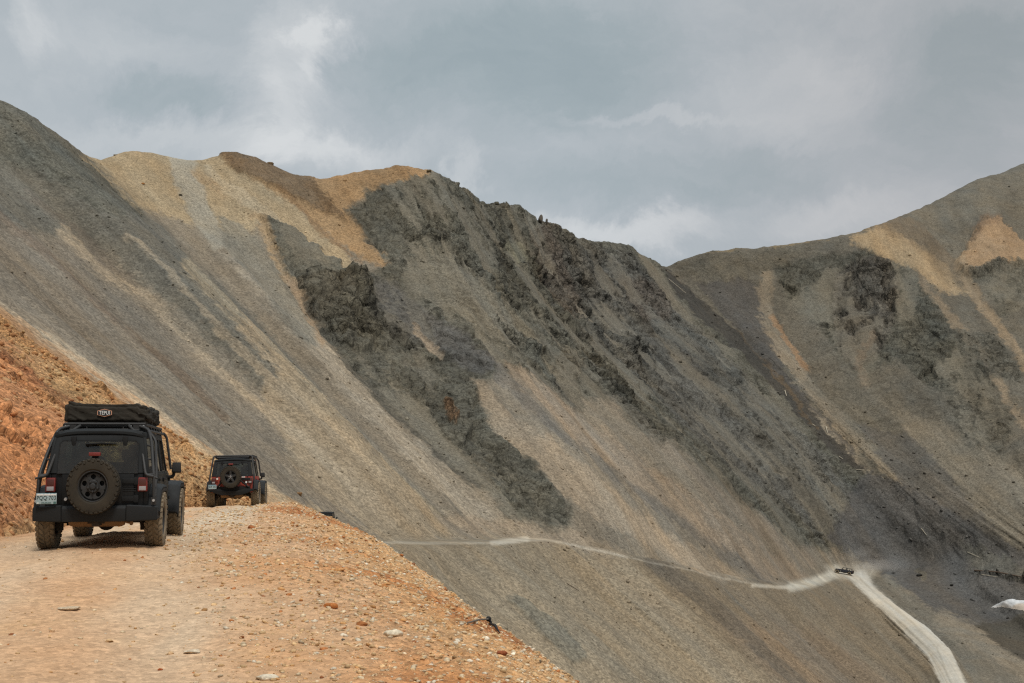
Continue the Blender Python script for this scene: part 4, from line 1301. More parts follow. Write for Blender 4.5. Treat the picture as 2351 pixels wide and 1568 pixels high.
def rim_mb(Rt, w, style):
    """dished wheel facing +x: 'holes' has five round openings, 'spokes' has five spokes"""
    b = MB(); h = w / 2; Rr = Rt * 0.575
    b.lathe([(Rr, -h * 0.8), (Rr, h * 0.80), (Rr * 0.94, h * 0.84), (Rr * 0.90, h * 0.72), (Rr * 0.87, -h * 0.2), (Rr * 0.87, -h * 0.75)], 40, 'x', closed=True)
    if style == 'holes':
        # face plate with five holes: built as a ring of sectors around each opening
        n, hr, hc = 60, Rr * 0.155, Rr * 0.60
        fx = h * 0.45
        b.lathe([(Rr * 0.89, fx - 0.03), (Rr * 0.89, fx - 0.01), (Rr * 0.80, fx + 0.008), (Rr * 0.79, fx - 0.03)], 40, 'x', closed=True)
        b.lathe([(Rr * 0.41, fx - 0.03), (Rr * 0.41, fx + 0.008), (Rr * 0.36, fx + 0.02), (0.04, fx + 0.02), (0.04, fx - 0.03)], 40, 'x', closed=True)
        for k in range(5):
            t0 = 2 * math.pi * k / 5 + math.pi / 2
            half = math.pi / 5
            outer, inner = [], []
            m = 24
            for i in range(m):
                a = 2 * math.pi * i / m
                inner.append((hc + hr * 1.0 * math.cos(a), hr * 1.05 * math.sin(a)))
                # matching point on the sector outline
                dx, dy = math.cos(a), math.sin(a)
                s = 0
                for q in np.linspace(0.01, Rr, 160):
                    px, py = hc + dx * q, dy * q
                    rr, aa = math.hypot(px, py), math.atan2(py, px)
                    if rr > Rr * 0.81 or rr < Rr * 0.40 or abs(aa) > half:
                        break
                    s = q
                outer.append((hc + dx * s, dy * s))
            vs = []
            for x, ring in ((fx, outer), (fx, inner), (fx - 0.035, inner)):
                for (p, q) in ring:
                    vs.append((x, p * math.cos(t0) - q * math.sin(t0), p * math.sin(t0) + q * math.cos(t0)))
            fs = []
            for i in range(m):
                j = (i + 1) % m
                fs += [(i, j, m + j, m + i), (m + i, m + j, 2 * m + j, 2 * m + i)]
            b.add(vs, fs)
            b.lathe([(0.017, fx + 0.015), (0.017, fx + 0.035), (0.012, fx + 0.04)], 8, 'x', (0, 0.07 * math.cos(t0 + 0.6), 0.07 * math.sin(t0 + 0.6)))
        b.lathe([(0.045, fx), (0.045, fx + 0.035), (0.035, fx + 0.045)], 16, 'x')
        b.lathe([(Rr * 0.86, -h * 0.5), (Rr * 0.86, -h * 0.45)], 32, 'x')
    else:
        fx = h * 0.35
        b.lathe([(0.10, fx - 0.04), (0.10, fx + 0.02), (0.06, fx + 0.04)], 24, 'x')
        for k in range(5):
            t0 = 2 * math.pi * k / 5 + math.pi / 2
            vs = []
            for (p, ww, x) in ((0.06, 0.055, fx + 0.03), (Rr * 0.90, 0.036, fx + 0.05)):
                for (q, xx) in ((-ww, x - 0.05), (ww, x - 0.05), (ww * 0.8, x), (-ww * 0.8, x)):
                    vs.append((xx, p * math.cos(t0) - q * math.sin(t0), p * math.sin(t0) + q * math.cos(t0)))
            b.add(vs, [(0, 1, 2, 3), (4, 7, 6, 5), (0, 4, 5, 1), (1, 5, 6, 2), (2, 6, 7, 3), (3, 7, 4, 0)])
        b.lathe([(Rr * 0.86, -h * 0.5), (Rr * 0.86, -h * 0.45)], 32, 'x')
    return b


def side_x(z):
    """half width of the cabin at height z (the glasshouse leans inward)"""
    return 0.735 if z <= 1.05 else 0.735 - 0.085 * (z - 1.05) / 0.55


def lean(s, off=0.0):
    return lambda q: (s * (side_x(q[2]) + off + q[0]), q[1], q[2])


def make_car(spec):
    """four-door open-bodied off-road car; origin on the ground under the rear axle, nose towards +y"""
    root = bpy.data.objects.new('off_road_car', None); COL.objects.link(root)
    tag(root, spec['label'], 'car')
    pm, tm = M[spec['paint']], M[spec.get('top', 'top')]
    Rt, tw, tx = spec.get('R', 0.395), spec.get('tw', 0.26), spec.get('tx', 0.785)
    WB = 2.95
    zt = Rt - 0.395                                            # lift from larger tyres
    # tub with wheel openings
    b = MB()
    wa = [(0.50 * math.cos(t), Rt + 0.50 * math.sin(t)) for t in np.linspace(R(168), R(12), 13)]
    poly = [(-0.62, 0.50), (-0.50, 0.50)] + [(y, max(z, 0.50)) for y, z in wa] + [(0.50, 0.50), (2.06, 0.50), (2.06, 1.07), (1.70, 1.07), (-0.62, 1.05)]
    for s in (-1, 1):
        b.prism(poly, s * 0.735, s * 0.66, 'x')
    b.box(-0.66, 0.66, -0.62, -0.56, 0.50, 1.05)                # rear wall
    b.box(-0.66, 0.66, -0.56, 2.06, 0.50, 0.56)                 # floor
    b.box(-0.66, 0.66, 1.98, 2.06, 0.56, 1.07)                  # bulkhead
    b.build('body', pm, root, 0.012)
    # bonnet, grille, front wings
    b = MB()
    b.add([(-0.66, 2.06, 0.72), (0.66, 2.06, 0.72), (0.66, 2.06, 1.06), (-0.66, 2.06, 1.06), (-0.55, 3.40, 0.72), (0.55, 3.40, 0.72), (0.52, 3.40, 0.99), (-0.52, 3.40, 0.99)],
          [(0, 1, 2, 3), (4, 7, 6, 5), (0, 4, 5, 1), (3, 2, 6, 7), (1, 5, 6, 2), (0, 3, 7, 4)])
    b.build('bonnet', pm, root, 0.03, 3)
    b = MB()
    b.box(-0.55, 0.55, 3.40, 3.46, 0.62, 1.0)
    g = b.build('grille', pm, root, 0.02)
    s_ = MB()
    for k in range(7):
        x = -0.24 + 0.08 * k
        s_.box(x - 0.022, x + 0.022, 3.455, 3.465, 0.70, 0.93)
    s_.build('slots', M['under'], g, 0.008)
    for s in (-1, 1):
        h = MB(); h.lathe([(0.095, 3.44), (0.095, 3.475), (0.07, 3.49), (0.0, 3.495)], 24, 'y', (s * 0.40, 0, 0.84))
        h.build('headlight', M['clear'], root)
    # tailgate with its hinges, vent lines and handle
    b = MB(); b.box(-0.50, 0.53, -0.655, -0.62, 0.56, 1.035)
    tg = b.build('tailgate', pm, root, 0.012)
    b = MB()
    for z in (0.70, 0.94):
        b.box(0.36, 0.60, -0.685, -0.655, z - 0.035, z + 0.035)
        b.box(0.53, 0.60, -0.69, -0.655, z - 0.05, z + 0.05); b.cut()
    b.build_each('hinge', M['plastic'] if spec['paint'] != 'red' else pm, tg, bevel=0.008)
    b = MB()
    for k in range(3):
        b.box(0.37, 0.56, -0.662, -0.655, 0.80 + 0.03 * k, 0.815 + 0.03 * k)
    b.build('vents', M['plastic'], tg, 0.003)
    b = MB(); b.lathe([(0.045, -0.69), (0.045, -0.655)], 20, 'y', (-0.40, 0, 0.88)); b.build('handle', M['plastic'], tg, 0.003)
    b = MB(); b.lathe([(0.02, -0.69), (0.025, -0.68), (0.025, -0.655)], 16, 'y', (-0.435, 0, 0.70)); b.build('lock', M['steel'], tg)
    # doors on both sides
    for s in (-1, 1):
        for (y0, y1, cut) in ((0.62, 1.18, True), (1.21, 1.99, False)):
            poly = [(y0 + (0.0 if not cut else 0.0), 0.62), (y0, 1.04), (y1, 1.04), (y1, 0.56), (y0 + 0.06, 0.56)]
            if cut:
                poly = [(0.52, 0.74), (0.42, 0.90), (0.42, 1.04), (y1, 1.04), (y1, 0.56), (0.60, 0.56)]
            b = MB(); b.prism(poly, s * 0.735, s * 0.757, 'x')
            d = b.build('door', pm, root, 0.01)
            hb = MB(); yh = (y0 if not cut else 0.47)
            hb.box(min(s * 0.757, s * 0.785), max(s * 0.757, s * 0.785), yh + 0.05, yh + 0.20, 0.93, 0.965)
            hb.build('handle', M['plastic'], d, 0.008)
            hb = MB()
            for z in (0.66, 0.94):
                hb.box(min(s * 0.757, s * 0.785), max(s * 0.757, s * 0.785), y1 - 0.09, y1 + 0.02, z - 0.03, z + 0.03); hb.cut()
            hb.build_each('hinge', pm, d, bevel=0.006)
    # cowl and windscreen
    b = MB(); b.box(-0.70, 0.70, 1.86, 2.10, 1.03, 1.09); b.build('cowl', pm, root, 0.015)
    b = MB()
    yb, yt, zb, zt2 = 2.02, 1.74, 1.09, 1.62
    for s in (-1, 1):
        b.add([(s * x, y + dy, z) for (x, y, z) in ((0.72, yb, zb), (0.655, yb, zb), (0.585, yt, zt2), (0.65, yt, zt2)) for dy in (0, -0.05)],
              [(0, 2, 4, 6), (1, 7, 5, 3), (0, 1, 3, 2), (2, 3, 5, 4), (4, 5, 7, 6), (6, 7, 1, 0)])
    b.box(-0.65, 0.65, 1.69, 1.76, 1.575, 1.635)
    b.box(-0.70, 0.70, 1.97, 2.03, 1.08, 1.12)
    b.build('windscreen_frame', pm, root, 0.012)
    b = MB(); b.add([(-0.66, 2.0, 1.11), (0.66, 2.0, 1.11), (0.595, 1.72, 1.59), (-0.595, 1.72, 1.59), (-0.66, 1.994, 1.11), (0.66, 1.994, 1.11), (0.595, 1.714, 1.59), (-0.595, 1.714, 1.59)],
                    [(0, 1, 2, 3), (4, 7, 6, 5), (0, 4, 5, 1), (2, 6, 7, 3), (1, 5, 6, 2), (0, 3, 7, 4)])
    b.build('windscreen', M['clear'], root)
    # seats, roll bar
    for (x, y) in ((-0.36, 1.0), (0.36, 1.0)):
        b = MB(); b.box(x - 0.25, x + 0.25, y, y + 0.5, 0.62, 0.80); b.box(x - 0.24, x + 0.24, y - 0.10, y + 0.06, 0.74, 1.26, (0.03, 0.02)); b.box(x - 0.13, x + 0.13, y - 0.10, y + 0.0, 1.29, 1.46)
        b.build('seat', M['seat'], root, 0.04, 3)
    b = MB(); b.box(-0.56, 0.56, 0.12, 0.55, 0.62, 0.80); b.box(-0.56, 0.56, 0.06, 0.20, 0.74, 1.20)
    for x in (-0.36, 0.36):
        b.box(x - 0.12, x + 0.12, 0.05, 0.14, 1.22, 1.38)
    b.build('rear_seat', M['seat'], root, 0.04, 3)
    b = MB(); b.box(-0.62, 0.62, 1.70, 1.95, 0.90, 1.10); b.build('dashboard', M['seat'], root, 0.03)
    b = MB(); b.lathe([(0.17, 1.56), (0.185, 1.575), (0.17, 1.59), (0.155, 1.575)], 24, 'y', (-0.36, 0, 1.12), closed=True); b.build('steering_wheel', M['seat'], root)
    b = MB()
    for y in (-0.42, 0.72):
        b.tube(arc([(-0.62, y, 0.6), (-0.62, y, 1.05), (-0.56, y, 1.54), (0.56, y, 1.54), (0.62, y, 1.05), (0.62, y, 0.6)], 0.12), 0.032)
    for s in (-1, 1):
        b.tube([(s * 0.56, -0.42, 1.53), (s * 0.56, 1.70, 1.55)], 0.03)
        b.tube(arc([(s * 0.57, -0.38, 1.5), (s * 0.60, -0.52, 1.2), (s * 0.60, -0.55, 0.9)], 0.1), 0.03)
    b.build('roll_cage', M['rack'], root)
    # hard top with its windows
    if not spec.get('open'):
        rp = lambda x, z: (x, -0.635 + 0.16 * max(z - 1.05, 0) / 0.55, z)
        b = MB()
        out = [(-0.735, 1.05), (0.735, 1.05), (0.655, 1.58), (0.60, 1.625), (-0.60, 1.625), (-0.655, 1.58)]
        inn = [(-0.555, 1.06), (0.555, 1.06), (0.545, 1.44), (0.51, 1.475), (-0.51, 1.475), (-0.545, 1.44)]
        vs = [rp(*p) for p in out] + [rp(*p) for p in inn]
        vs += [(p[0], p[1] + 0.05, p[2]) for p in vs]
        fs = []
        for i in range(6):
            j = (i + 1) % 6
            fs += [(i, j, 6 + j, 6 + i), (12 + i, 18 + i, 18 + j, 12 + j), (i, 12 + i, 12 + j, j), (6 + i, 6 + j, 18 + j, 18 + i)]
        b.add(vs, fs)
        b.build('rear_panel', tm, root, 0.012)
        b = MB()
        nx = 9
        prof = [(-0.655 + 1.31 * i / (nx - 1), 1.60 + 0.06 * (1 - ((i - 4) / 4) ** 4)) for i in range(nx)]
        prof = prof + [(x, z - 0.04) for x, z in prof[::-1]]
        ys = [-0.50, -0.44, 0.6, 1.55, 1.70]
        dz = [-0.035, 0.0, 0.02, 0.0, -0.03]
        vs, fs, n = [], [], len(prof)
        for y, d in zip(ys, dz):
            vs += [(x, y, z + d) for x, z in prof]
        for i in range(len(ys) - 1):
            for k in range(n):
                fs.append((i * n + k, i * n + (k + 1) % n, (i + 1) * n + (k + 1) % n, (i + 1) * n + k))
        fs += [tuple(range(n))[::-1], tuple(range((len(ys) - 1) * n, len(ys) * n))]
        b.add(vs, fs); b.build('roof', tm, root, 0.006)
        for s in (-1, 1):
            b = MB()
            for (y0, y1, t0, t1) in ((-0.63, -0.50, -0.50, -0.40), (0.36, 0.44, 0.36, 0.44), (1.15, 1.24, 1.12, 1.20)):
                b.prism([(y0, 1.05), (y1, 1.05), (t1, 1.54), (t0, 1.54)], -0.035, 0, 'x', lean(s))
            b.prism([(-0.50, 1.53), (1.72, 1.53), (1.70, 1.61), (-0.49, 1.61)], -0.04, 0.003, 'x', lean(s))
            b.prism([(-0.62, 1.048), (0.40, 1.048), (0.40, 1.10), (-0.60, 1.10)], -0.035, 0.002, 'x', lean(s))
            b.prism([(1.88, 1.06), (1.96, 1.06), (1.74, 1.54), (1.66, 1.54)], -0.035, 0, 'x', lean(s))
            b.build('side_frame', tm, root, 0.006)
            for (y0, y1, t0, t1) in ((-0.52, 0.37, -0.42, 0.37), (0.43, 1.16, 0.43, 1.13), (1.23, 1.90, 1.19, 1.68)):
                b = MB(); b.prism([(y0, 1.05), (y1, 1.05), (t1, 1.535), (t0, 1.535)], -0.022, -0.016, 'x', lean(s))
                b.build('side_window', M['glass'], root)
        # tailgate glass with wiper, hinges
        b = MB()
        gl = [(-0.575, 1.045), (0.575, 1.045), (0.565, 1.45), (0.525, 1.49), (-0.525, 1.49), (-0.565, 1.45)]
        o = (0, -0.012)
        vs = [(rp(x, z)[0], rp(x, z)[1] + d, z) for d in (-0.006, -0.012) for x, z in gl]
        b.add(vs, [tuple(range(6)), tuple(range(6, 12))[::-1]] + [(i, (i + 1) % 6, (i + 1) % 6 + 6, i + 6) for i in range(6)])
        rg_ = b.build('rear_window', M['glass'], root)
        b = MB()
        for i in range(6):
            p, q = rp(*gl[i]), rp(*gl[(i + 1) % 6])
            b.tube([(p[0], p[1] - 0.008, p[2]), (q[0], q[1] - 0.008, q[2])], 0.009, 6)
        b.build('seal', M['plastic'], rg_)
        b = MB()
        for x in (-0.37, 0.37):
            y = rp(0, 1.48)[1]
            b.add([(x + dx * wz, y - 0.03 + dy, z) for z, wz in ((1.42, 0.7), (1.55, 1.0)) for dx, dy in ((-0.04, 0), (0.04, 0), (0.04, 0.03), (-0.04, 0.03))],
                  [(0, 3, 2, 1), (4, 5, 6, 7), (0, 1, 5, 4), (1, 2, 6, 5), (2, 3, 7, 6), (3, 0, 4, 7)]); b.cut()
        b.build_each('glass_hinge', M['plastic'], rg_, bevel=0.008)
        b = MB(); y = rp(0, 1.45)[1] - 0.03
        b.lathe([(0.028, y - 0.02), (0.028, y + 0.02)], 14, 'y', (-0.17, 0, 1.445))
        b.tube([(-0.19, y - 0.02, 1.445), (0.05, y - 0.025, 1.455), (0.26, y - 0.02, 1.45)], [0.016, 0.012, 0.007], 8)
        b.box(-0.10, 0.24, y - 0.015, y + 0.01, 1.437, 1.45)
        b.build('wiper', M['plastic'], rg_, 0.002)
    # tail lights
    for s in (-1, 1):
        b = MB(); b.box(s * 0.655 - 0.07, s * 0.655 + 0.07, -0.69, -0.60, 0.80, 0.99)
        tl = b.build('tail_light', M['lens'] if spec['paint'] != 'red' else M['lens_dark'], root, 0.014)
        b = MB(); b.box(s * 0.655 - 0.05, s * 0.655 + 0.05, -0.695, -0.688, 0.885, 0.970)
        b.build('red_pane', M['lens_dark'], tl, 0.003)
        b = MB(); b.box(s * 0.655 - 0.05, s * 0.655 + 0.05, -0.696, -0.688, 0.815, 0.872)
        wl = b.build('reversing_light', M['white_lens'], tl, 0.003)
    # flares
    for s in (-1, 1):
        for yc, pts in ((0.0, [(-0.60, 0.56), (-0.52, 0.74), (-0.40, 0.85), (-0.22, 0.885), (0.30, 0.885), (0.44, 0.83), (0.55, 0.68), (0.60, 0.52)]),
                        (WB, [(-0.66, 0.42), (-0.58, 0.66), (-0.45, 0.84), (-0.25, 0.90), (0.30, 0.90), (0.42, 0.84), (0.50, 0.70), (0.52, 0.62)])):
            inner = [(y * 0.93, z - 0.035) for y, z in pts]
            b = MB()
            xo, xi = spec.get('flare', 0.905), 0.60 if yc else 0.715
            n = len(pts)
            vs = []
            for ring in (pts, inner):
                for x, dz in ((xi, 0.015), (xo - 0.05, 0.0), (xo, -0.03)):
                    vs += [(s * x, yc + y, z + dz + zt) for y, z in ring]
            fs = []
            for ring in range(2):
                for k in range(2):
                    for i in range(n - 1):
                        a = (ring * 3 + k) * n + i
                        fs.append((a, a + 1, a + n + 1, a + n))
            for i in range(n - 1):
                a = 2 * n + i; c = 5 * n + i
                fs.append((a, a + 1, c + 1, c)); fs.append((i, 3 * n + i, 3 * n + i + 1, i + 1))
            for e in (0, n - 1):
                fs += [(e, n + e, 4 * n + e, 3 * n + e), (n + e, 2 * n + e, 5 * n + e, 4 * n + e)]
            b.add(vs, fs)
            # lip that turns down at the outer edge
            lip = []
            for (y, z), (y2, z2) in zip(pts, inner):
                lip.append(((y, z - 0.03), (y2 * 0.98, z2 - 0.06)))
            vs = []
            for (p, q) in lip:
                for x in (xo, xo - 0.025):
                    vs += [(s * x, yc + p[0], p[1] + zt), (s * x, yc + q[0], q[1] + zt)]
            fs = []
            for i in range(n - 1):
                a = i * 4
                fs += [(a, a + 1, a + 5, a + 4), (a + 2, a + 6, a + 7, a + 3), (a + 1, a + 3, a + 7, a + 5), (a, a + 4, a + 6, a + 2)]
            fs += [(0, 2, 3, 1), (n * 4 - 4, n * 4 - 3, n * 4 - 1, n * 4 - 2)]
            b.add(vs, fs)
            b.build('wheel_flare', M['flare'], root, 0.006)
    # wheels
    wheel_t = tyre_mb(Rt, tw)
    wheel_r = rim_mb(Rt, tw, spec['rim'])
    t0 = wheel_t.build('tyre', M['tyre'], None, 0, angle=30); r0 = wheel_r.build('rim', M['rim'], None, 0.003)
    for (y, s) in ((0, -1), (0, 1), (WB, -1), (WB, 1)):
        w = bpy.data.objects.new('wheel', None); COL.objects.link(w); w.parent = root
        w.location = (s * tx, y, Rt); w.rotation_euler = (0.37 * (y + s), 0, 0 if s > 0 else math.pi)
        first = (y == 0 and s == -1)
        for src in (t0, r0):
            c = src if first else src.copy()
            if not first: COL.objects.link(c)
            c.parent = w
    # spare wheel on the tailgate, dustier and browner
    zs, ys = spec.get('spare_z', 0.875), spec.get('spare_y', -0.82)
    w = bpy.data.objects.new('spare_wheel', None); COL.objects.link(w); w.parent = root
    w.location = (-0.02, ys, zs); w.rotation_euler = (0, 0, -math.pi / 2)
    o = tyre_mb(spec.get('spare_R', 0.375), 0.235, 34).build('tyre', M['spare'], w, 0, angle=30)
    o = rim_mb(spec.get('spare_R', 0.375), 0.235, spec['rim']).build('rim', M['rim'], w, 0.003)
    if spec['paint'] == 'red':
        b = MB()
        for k in range(5):
            t = 2 * math.pi * k / 5 + 0.3
            b.lathe([(0.012, 0.07), (0.012, 0.10)], 8, 'x', (0, 0.05 * math.cos(t), 0.05 * math.sin(t)))
        b.lathe([(0.02, 0.07), (0.02, 0.11)], 10, 'x')
        b.build('wheel_nuts', M['steel'], w)
    b = MB(); b.lathe([(0.10, ys), (0.12, -0.65)], 20, 'y', (-0.02, 0, zs)); b.box(-0.25, 0.2, -0.70, -0.65, zs - 0.12, zs + 0.14); b.build('spare_carrier', M['plastic'], root, 0.008)
    b = MB(); hz = zs + spec.get('spare_R', 0.375) + 0.055
    b.box(-0.055, 0.035, ys - 0.0, ys + 0.06, zs + 0.3, hz - 0.015)
    st = b.build('brake_light_stalk', M['plastic'], root, 0.006)
    b = MB(); b.box(-0.095, 0.07, ys - 0.055, ys + 0.01, hz - 0.025, hz + 0.025); b.build('brake_light', M['lens'], st, 0.008)
    # bumpers
    if spec['bumper'] == 'stock':
        b = MB()
        sec = [(-0.79, 0.40), (-0.80, 0.58), (-0.77, 0.615), (-0.62, 0.615), (-0.62, 0.40)]
        b.prism(sec, -0.47, 0.44, 'x')
        b.build('rear_bumper', M['flare'], root, 0.018)
        for s in (-1, 1):
            b = MB()
            x0, x1 = (0.44, 0.885) if s > 0 else (-0.885, -0.47)
            a, c = (x1, x0) if s > 0 else (x0, x1)
            b.add([(a, -0.74, 0.41), (a, -0.75, 0.60), (a, -0.30, 0.60), (a, -0.30, 0.43), (c, -0.80, 0.395), (c, -0.815, 0.625), (c, -0.60, 0.625), (c, -0.60, 0.395)],
                  [(0, 1, 2, 3), (4, 7, 6, 5), (0, 4, 5, 1), (1, 5, 6, 2), (2, 6, 7, 3), (3, 7, 4, 0)])
            b.build('bumper_end', M['flare'], root, 0.025, 3)
    else:
        b = MB()
        b.prism([(-0.80, 0.62), (-0.80, 0.56), (-0.55, 0.47), (-0.35, 0.41), (0.35, 0.41), (0.55, 0.47), (0.80, 0.56), (0.80, 0.62), (0.62, 0.62), (0.45, 0.63), (0.22, 0.56), (-0.22, 0.56), (-0.45, 0.63), (-0.62, 0.62)], -0.82, -0.60, 'y')
        b.box(-0.66, 0.66, -0.74, -0.62, 0.56, 0.70)
        b.build('rear_bumper', M['plastic'], root, 0.012)
        b = MB()
        b.tube([(-0.55, -0.76, 0.66), (-0.30, -0.76, 0.90), (-0.02, -0.76, zs)], 0.03)
        b.tube([(0.62, -0.76, 0.66), (0.34, -0.76, 0.88), (-0.02, -0.76, zs)], 0.03)
        b.box(0.34, 0.66, -0.70, -0.66, 0.90, 0.99)
        b.build('tyre_carrier', M['plastic'], root, 0.004)
        b = MB()
        for (x, z) in ((-0.52, 0.97), (0.52, 0.84)):
            b.lathe([(0.035, -0.70), (0.035, -0.69)], 16, 'y', (x, 0, z)); b.cut()
        b.box(0.36, 0.48, -0.715, -0.70, 1.0, 1.03)
        b.build_each('sticker', M['sticker'], root)
    b = MB(); b.box(-0.75, 0.75, 3.48, 3.66, 0.48, 0.66, (0.02, 0)); b.build('front_bumper', M['flare'], root, 0.02)
    # underbody
    b = MB()
    for y in (0.0, WB):
        b.tube([(-tx + 0.1, y, Rt), (tx - 0.1, y, Rt)], 0.045); xo = -0.12 if y else 0.05
        b.lathe([(0.05, -0.16), (0.13, -0.06), (0.15, 0.0), (0.13, 0.08), (0.06, 0.18)], 18, 'y', (xo, y, Rt))
    for s in (-1, 1):
        b.box(s * 0.42 - 0.04, s * 0.42 + 0.04, -0.60, 3.45, 0.44, 0.54)
        for y in (-0.12, WB - 0.12):
            b.tube([(s * 0.60, y, Rt - 0.08), (s * 0.52, y, 0.72)], 0.035)
            b.tube([(s * 0.50, y + 0.14, Rt), (s * 0.50, y + 0.14, 0.60)], 0.06)
            b.box(s * 0.62 - 0.05, s * 0.62 + 0.05, y - 0.03, y + 0.10, Rt - 0.14, Rt - 0.03)
    b.box(-0.30, 0.34, 0.5, 2.2, 0.33 + zt, 0.46); b.box(-0.24, 0.10, 1.0, 1.6, 0.27 + zt, 0.40)
    b.box(-0.40, 0.40, -0.3, -0.1, 0.42, 0.50)
    b.tube([(-0.55, 0.1, Rt - 0.06), (0.5, 0.14, Rt + 0.06)], 0.022)
    b.tube([(0.42, 0.3, Rt + 0.02), (0.40, 1.5, 0.44)], 0.03); b.tube([(-0.42, 0.3, Rt + 0.02), (-0.40, 1.5, 0.44)], 0.03)
    b.build('underbody', M['under'], root, 0.008)
    b = MB()
    b.lathe([(0.06, -0.42), (0.082, -0.36), (0.082, 0.33), (0.06, 0.38)], 18, 'x', (0, -0.42, 0.40)); b.tube([(0.38, -0.42, 0.40), (0.47, -0.46, 0.38), (0.50, -0.62, 0.37)], 0.03)
    b.build('exhaust', M['muffler'], root)
    b = MB(); b.box(-0.055, 0.055, -0.70, -0.45, 0.34, 0.43); b.box(-0.12, 0.12, -0.66, -0.60, 0.37, 0.41); b.build('tow_hitch', M['under'], root, 0.006)
    # mirrors
    for s in (-1, 1):
        b = MB(); b.box(s * 0.895 - 0.078, s * 0.895 + 0.078, 1.84, 1.93, 1.035, 1.20, (0.008, 0.01))
        mo = b.build('mirror', M['plastic'], root, 0.022, 3)
        b = MB(); b.box(s * 0.895 - 0.062, s * 0.895 + 0.062, 1.832, 1.842, 1.055, 1.18); b.build('mirror_glass', M['rim'], mo, 0.01)
        b = MB(); b.tube(arc([(s * 0.72, 1.92, 0.97), (s * 0.84, 1.90, 0.975), (s * 0.86, 1.89, 1.06)], 0.04), 0.028); b.build('mirror_arm', M['plastic'], mo)
    # number plate
    if spec.get('plate'):
        pz, px, py = spec['plate_z'], -0.675, spec.get('plate_y', -0.835)
        b = MB(); b.box(px - 0.143, px + 0.143, py, py + 0.012, pz - 0.072, pz + 0.072)
        pl = b.build('number_plate', M['plate'], root, 0.004)
        b = MB(); b.box(px - 0.136, px + 0.136, py - 0.002, py, pz + 0.046, pz + 0.066); b.build('plate_band', M['plate_blue'], pl)
        if spec['plate'] != 'blur':
            b = MB()
            mt = [(px - 0.136 + 0.272 * i / 14, pz + 0.050 + 0.012 * abs(math.sin(i * 1.9)) + 0.004) for i in range(15)]
            b.prism([(px - 0.136, pz + 0.042)] + mt + [(px + 0.136, pz + 0.042)], py - 0.004, py - 0.0025, 'y')
            b.build('mountain_outline', M['badge_white'], pl)
            text_mesh(spec['plate'][0], 0.262, 0.066, 'plate_number', M['ink'], pl, (px, py - 0.0015, pz + 0.006), bold=0.004, spacing=1.12)
            text_mesh(spec['plate'][1], 0.135, 0.019, 'plate_state', M['plate_green'], pl, (px, py - 0.0015, pz - 0.056), bold=0.01)
            b = MB(); b.box(px + 0.10, px + 0.138, py - 0.003, py, pz - 0.07, pz - 0.04); b.build('plate_sticker', M['plate_green'], pl)
            b = MB(); b.box(px - 0.125, px - 0.105, py - 0.003, py, pz - 0.066, pz - 0.05); b.build('plate_sticker', M['sticker'], pl)
        else:
            text_mesh(spec['plate_text'], 0.24, 0.06, 'plate_number', M['ink'], pl, (px, py - 0.0015, pz + 0.002), bold=0.012)
    # roof rack
    if spec.get('rack') == 'platform':
        b = MB()
        for y in np.linspace(-0.02, 2.0, 7):
            b.tube([(-0.60, y, 1.70), (0.60, y, 1.70)], 0.018, 8)
        for s in (-1, 1):
            b.tube([(s * 0.605, -0.05, 1.72), (s * 0.605, 2.05, 1.72)], 0.022)
            b.tube([(s * 0.645, -0.02, 1.64), (s * 0.645, 2.05, 1.64)], 0.02)
            for y in np.linspace(0.1, 1.9, 6):
                b.tube([(s * 0.605, y, 1.72), (s * 0.645, y, 1.64)], 0.012, 6)
            b.box(min(s * 0.42, s * 0.60), max(s * 0.42, s * 0.60), -0.075, -0.045, 1.655, 1.735)
            b.tube([(s * 0.27, -0.05, 1.64), (s * 0.27, -0.05, 1.73)], 0.012, 6)
        b.tube([(-0.60, -0.06, 1.735), (0.60, -0.06, 1.735)], 0.02); b.tube([(-0.60, -0.06, 1.65), (0.60, -0.06, 1.65)], 0.022)
        b.tube([(-0.60, 2.05, 1.70), (0.60, 2.05, 1.70)], 0.02)
        rk_ = b.build('roof_rack', M['rack'], root, 0.0)
        for s in (-1, 1):
            b = MB()
            b.tube(arc([(s * 0.52, -0.09, 1.70), (s * 0.66, -0.16, 1.66), (s * 0.72, -0.30, 1.50), (s * 0.815, -0.70, 1.02), (s * 0.83, -0.72, 0.64)], 0.10), 0.024)
            b.tube(arc([(s * 0.36, -0.09, 1.71), (s * 0.56, -0.36, 1.54), (s * 0.60, -0.47, 1.42), (s * 0.70, -0.71, 1.02), (s * 0.815, -0.72, 1.00)], 0.08), 0.022)
            b.tube(arc([(s * 0.645, 0.0, 1.64), (s * 0.76, -0.05, 1.50), (s * 0.83, -0.50, 1.0), (s * 0.835, -0.66, 0.72)], 0.08), 0.022)
            for (p, q) in (((0.60, -0.46, 1.44), (0.74, -0.36, 1.42)), ((0.645, -0.56, 1.23), (0.78, -0.50, 1.24)), ((0.69, -0.70, 1.03), (0.815, -0.70, 1.03)), ((0.80, -0.70, 1.0), (0.87, -0.70, 0.98))):
                b.tube([(s * p[0], p[1], p[2]), (s * q[0], q[1], q[2])], 0.014, 8)
            b.box(min(s * 0.79, s * 0.86), max(s * 0.79, s * 0.86), -0.75, -0.69, 0.62, 0.72)
            b.cut()
            b.tube(arc([(s * 0.645, 2.03, 1.66), (s * 0.70, 2.06, 1.60), (s * 0.78, 2.10, 1.09)], 0.06), 0.022)
            b.build_each('rack_leg', M['rack'], root)
            b = MB()
            for x in (0.575, 0.385):
                b.lathe([(0.014, -0.105), (0.018, -0.095), (0.018, -0.085)], 10, 'y', (s * x, 0, 1.70)); b.cut()
            b.lathe([(0.018, -0.80), (0.018, -0.75)], 10, 'y', (s * 0.83, 0, 0.68))
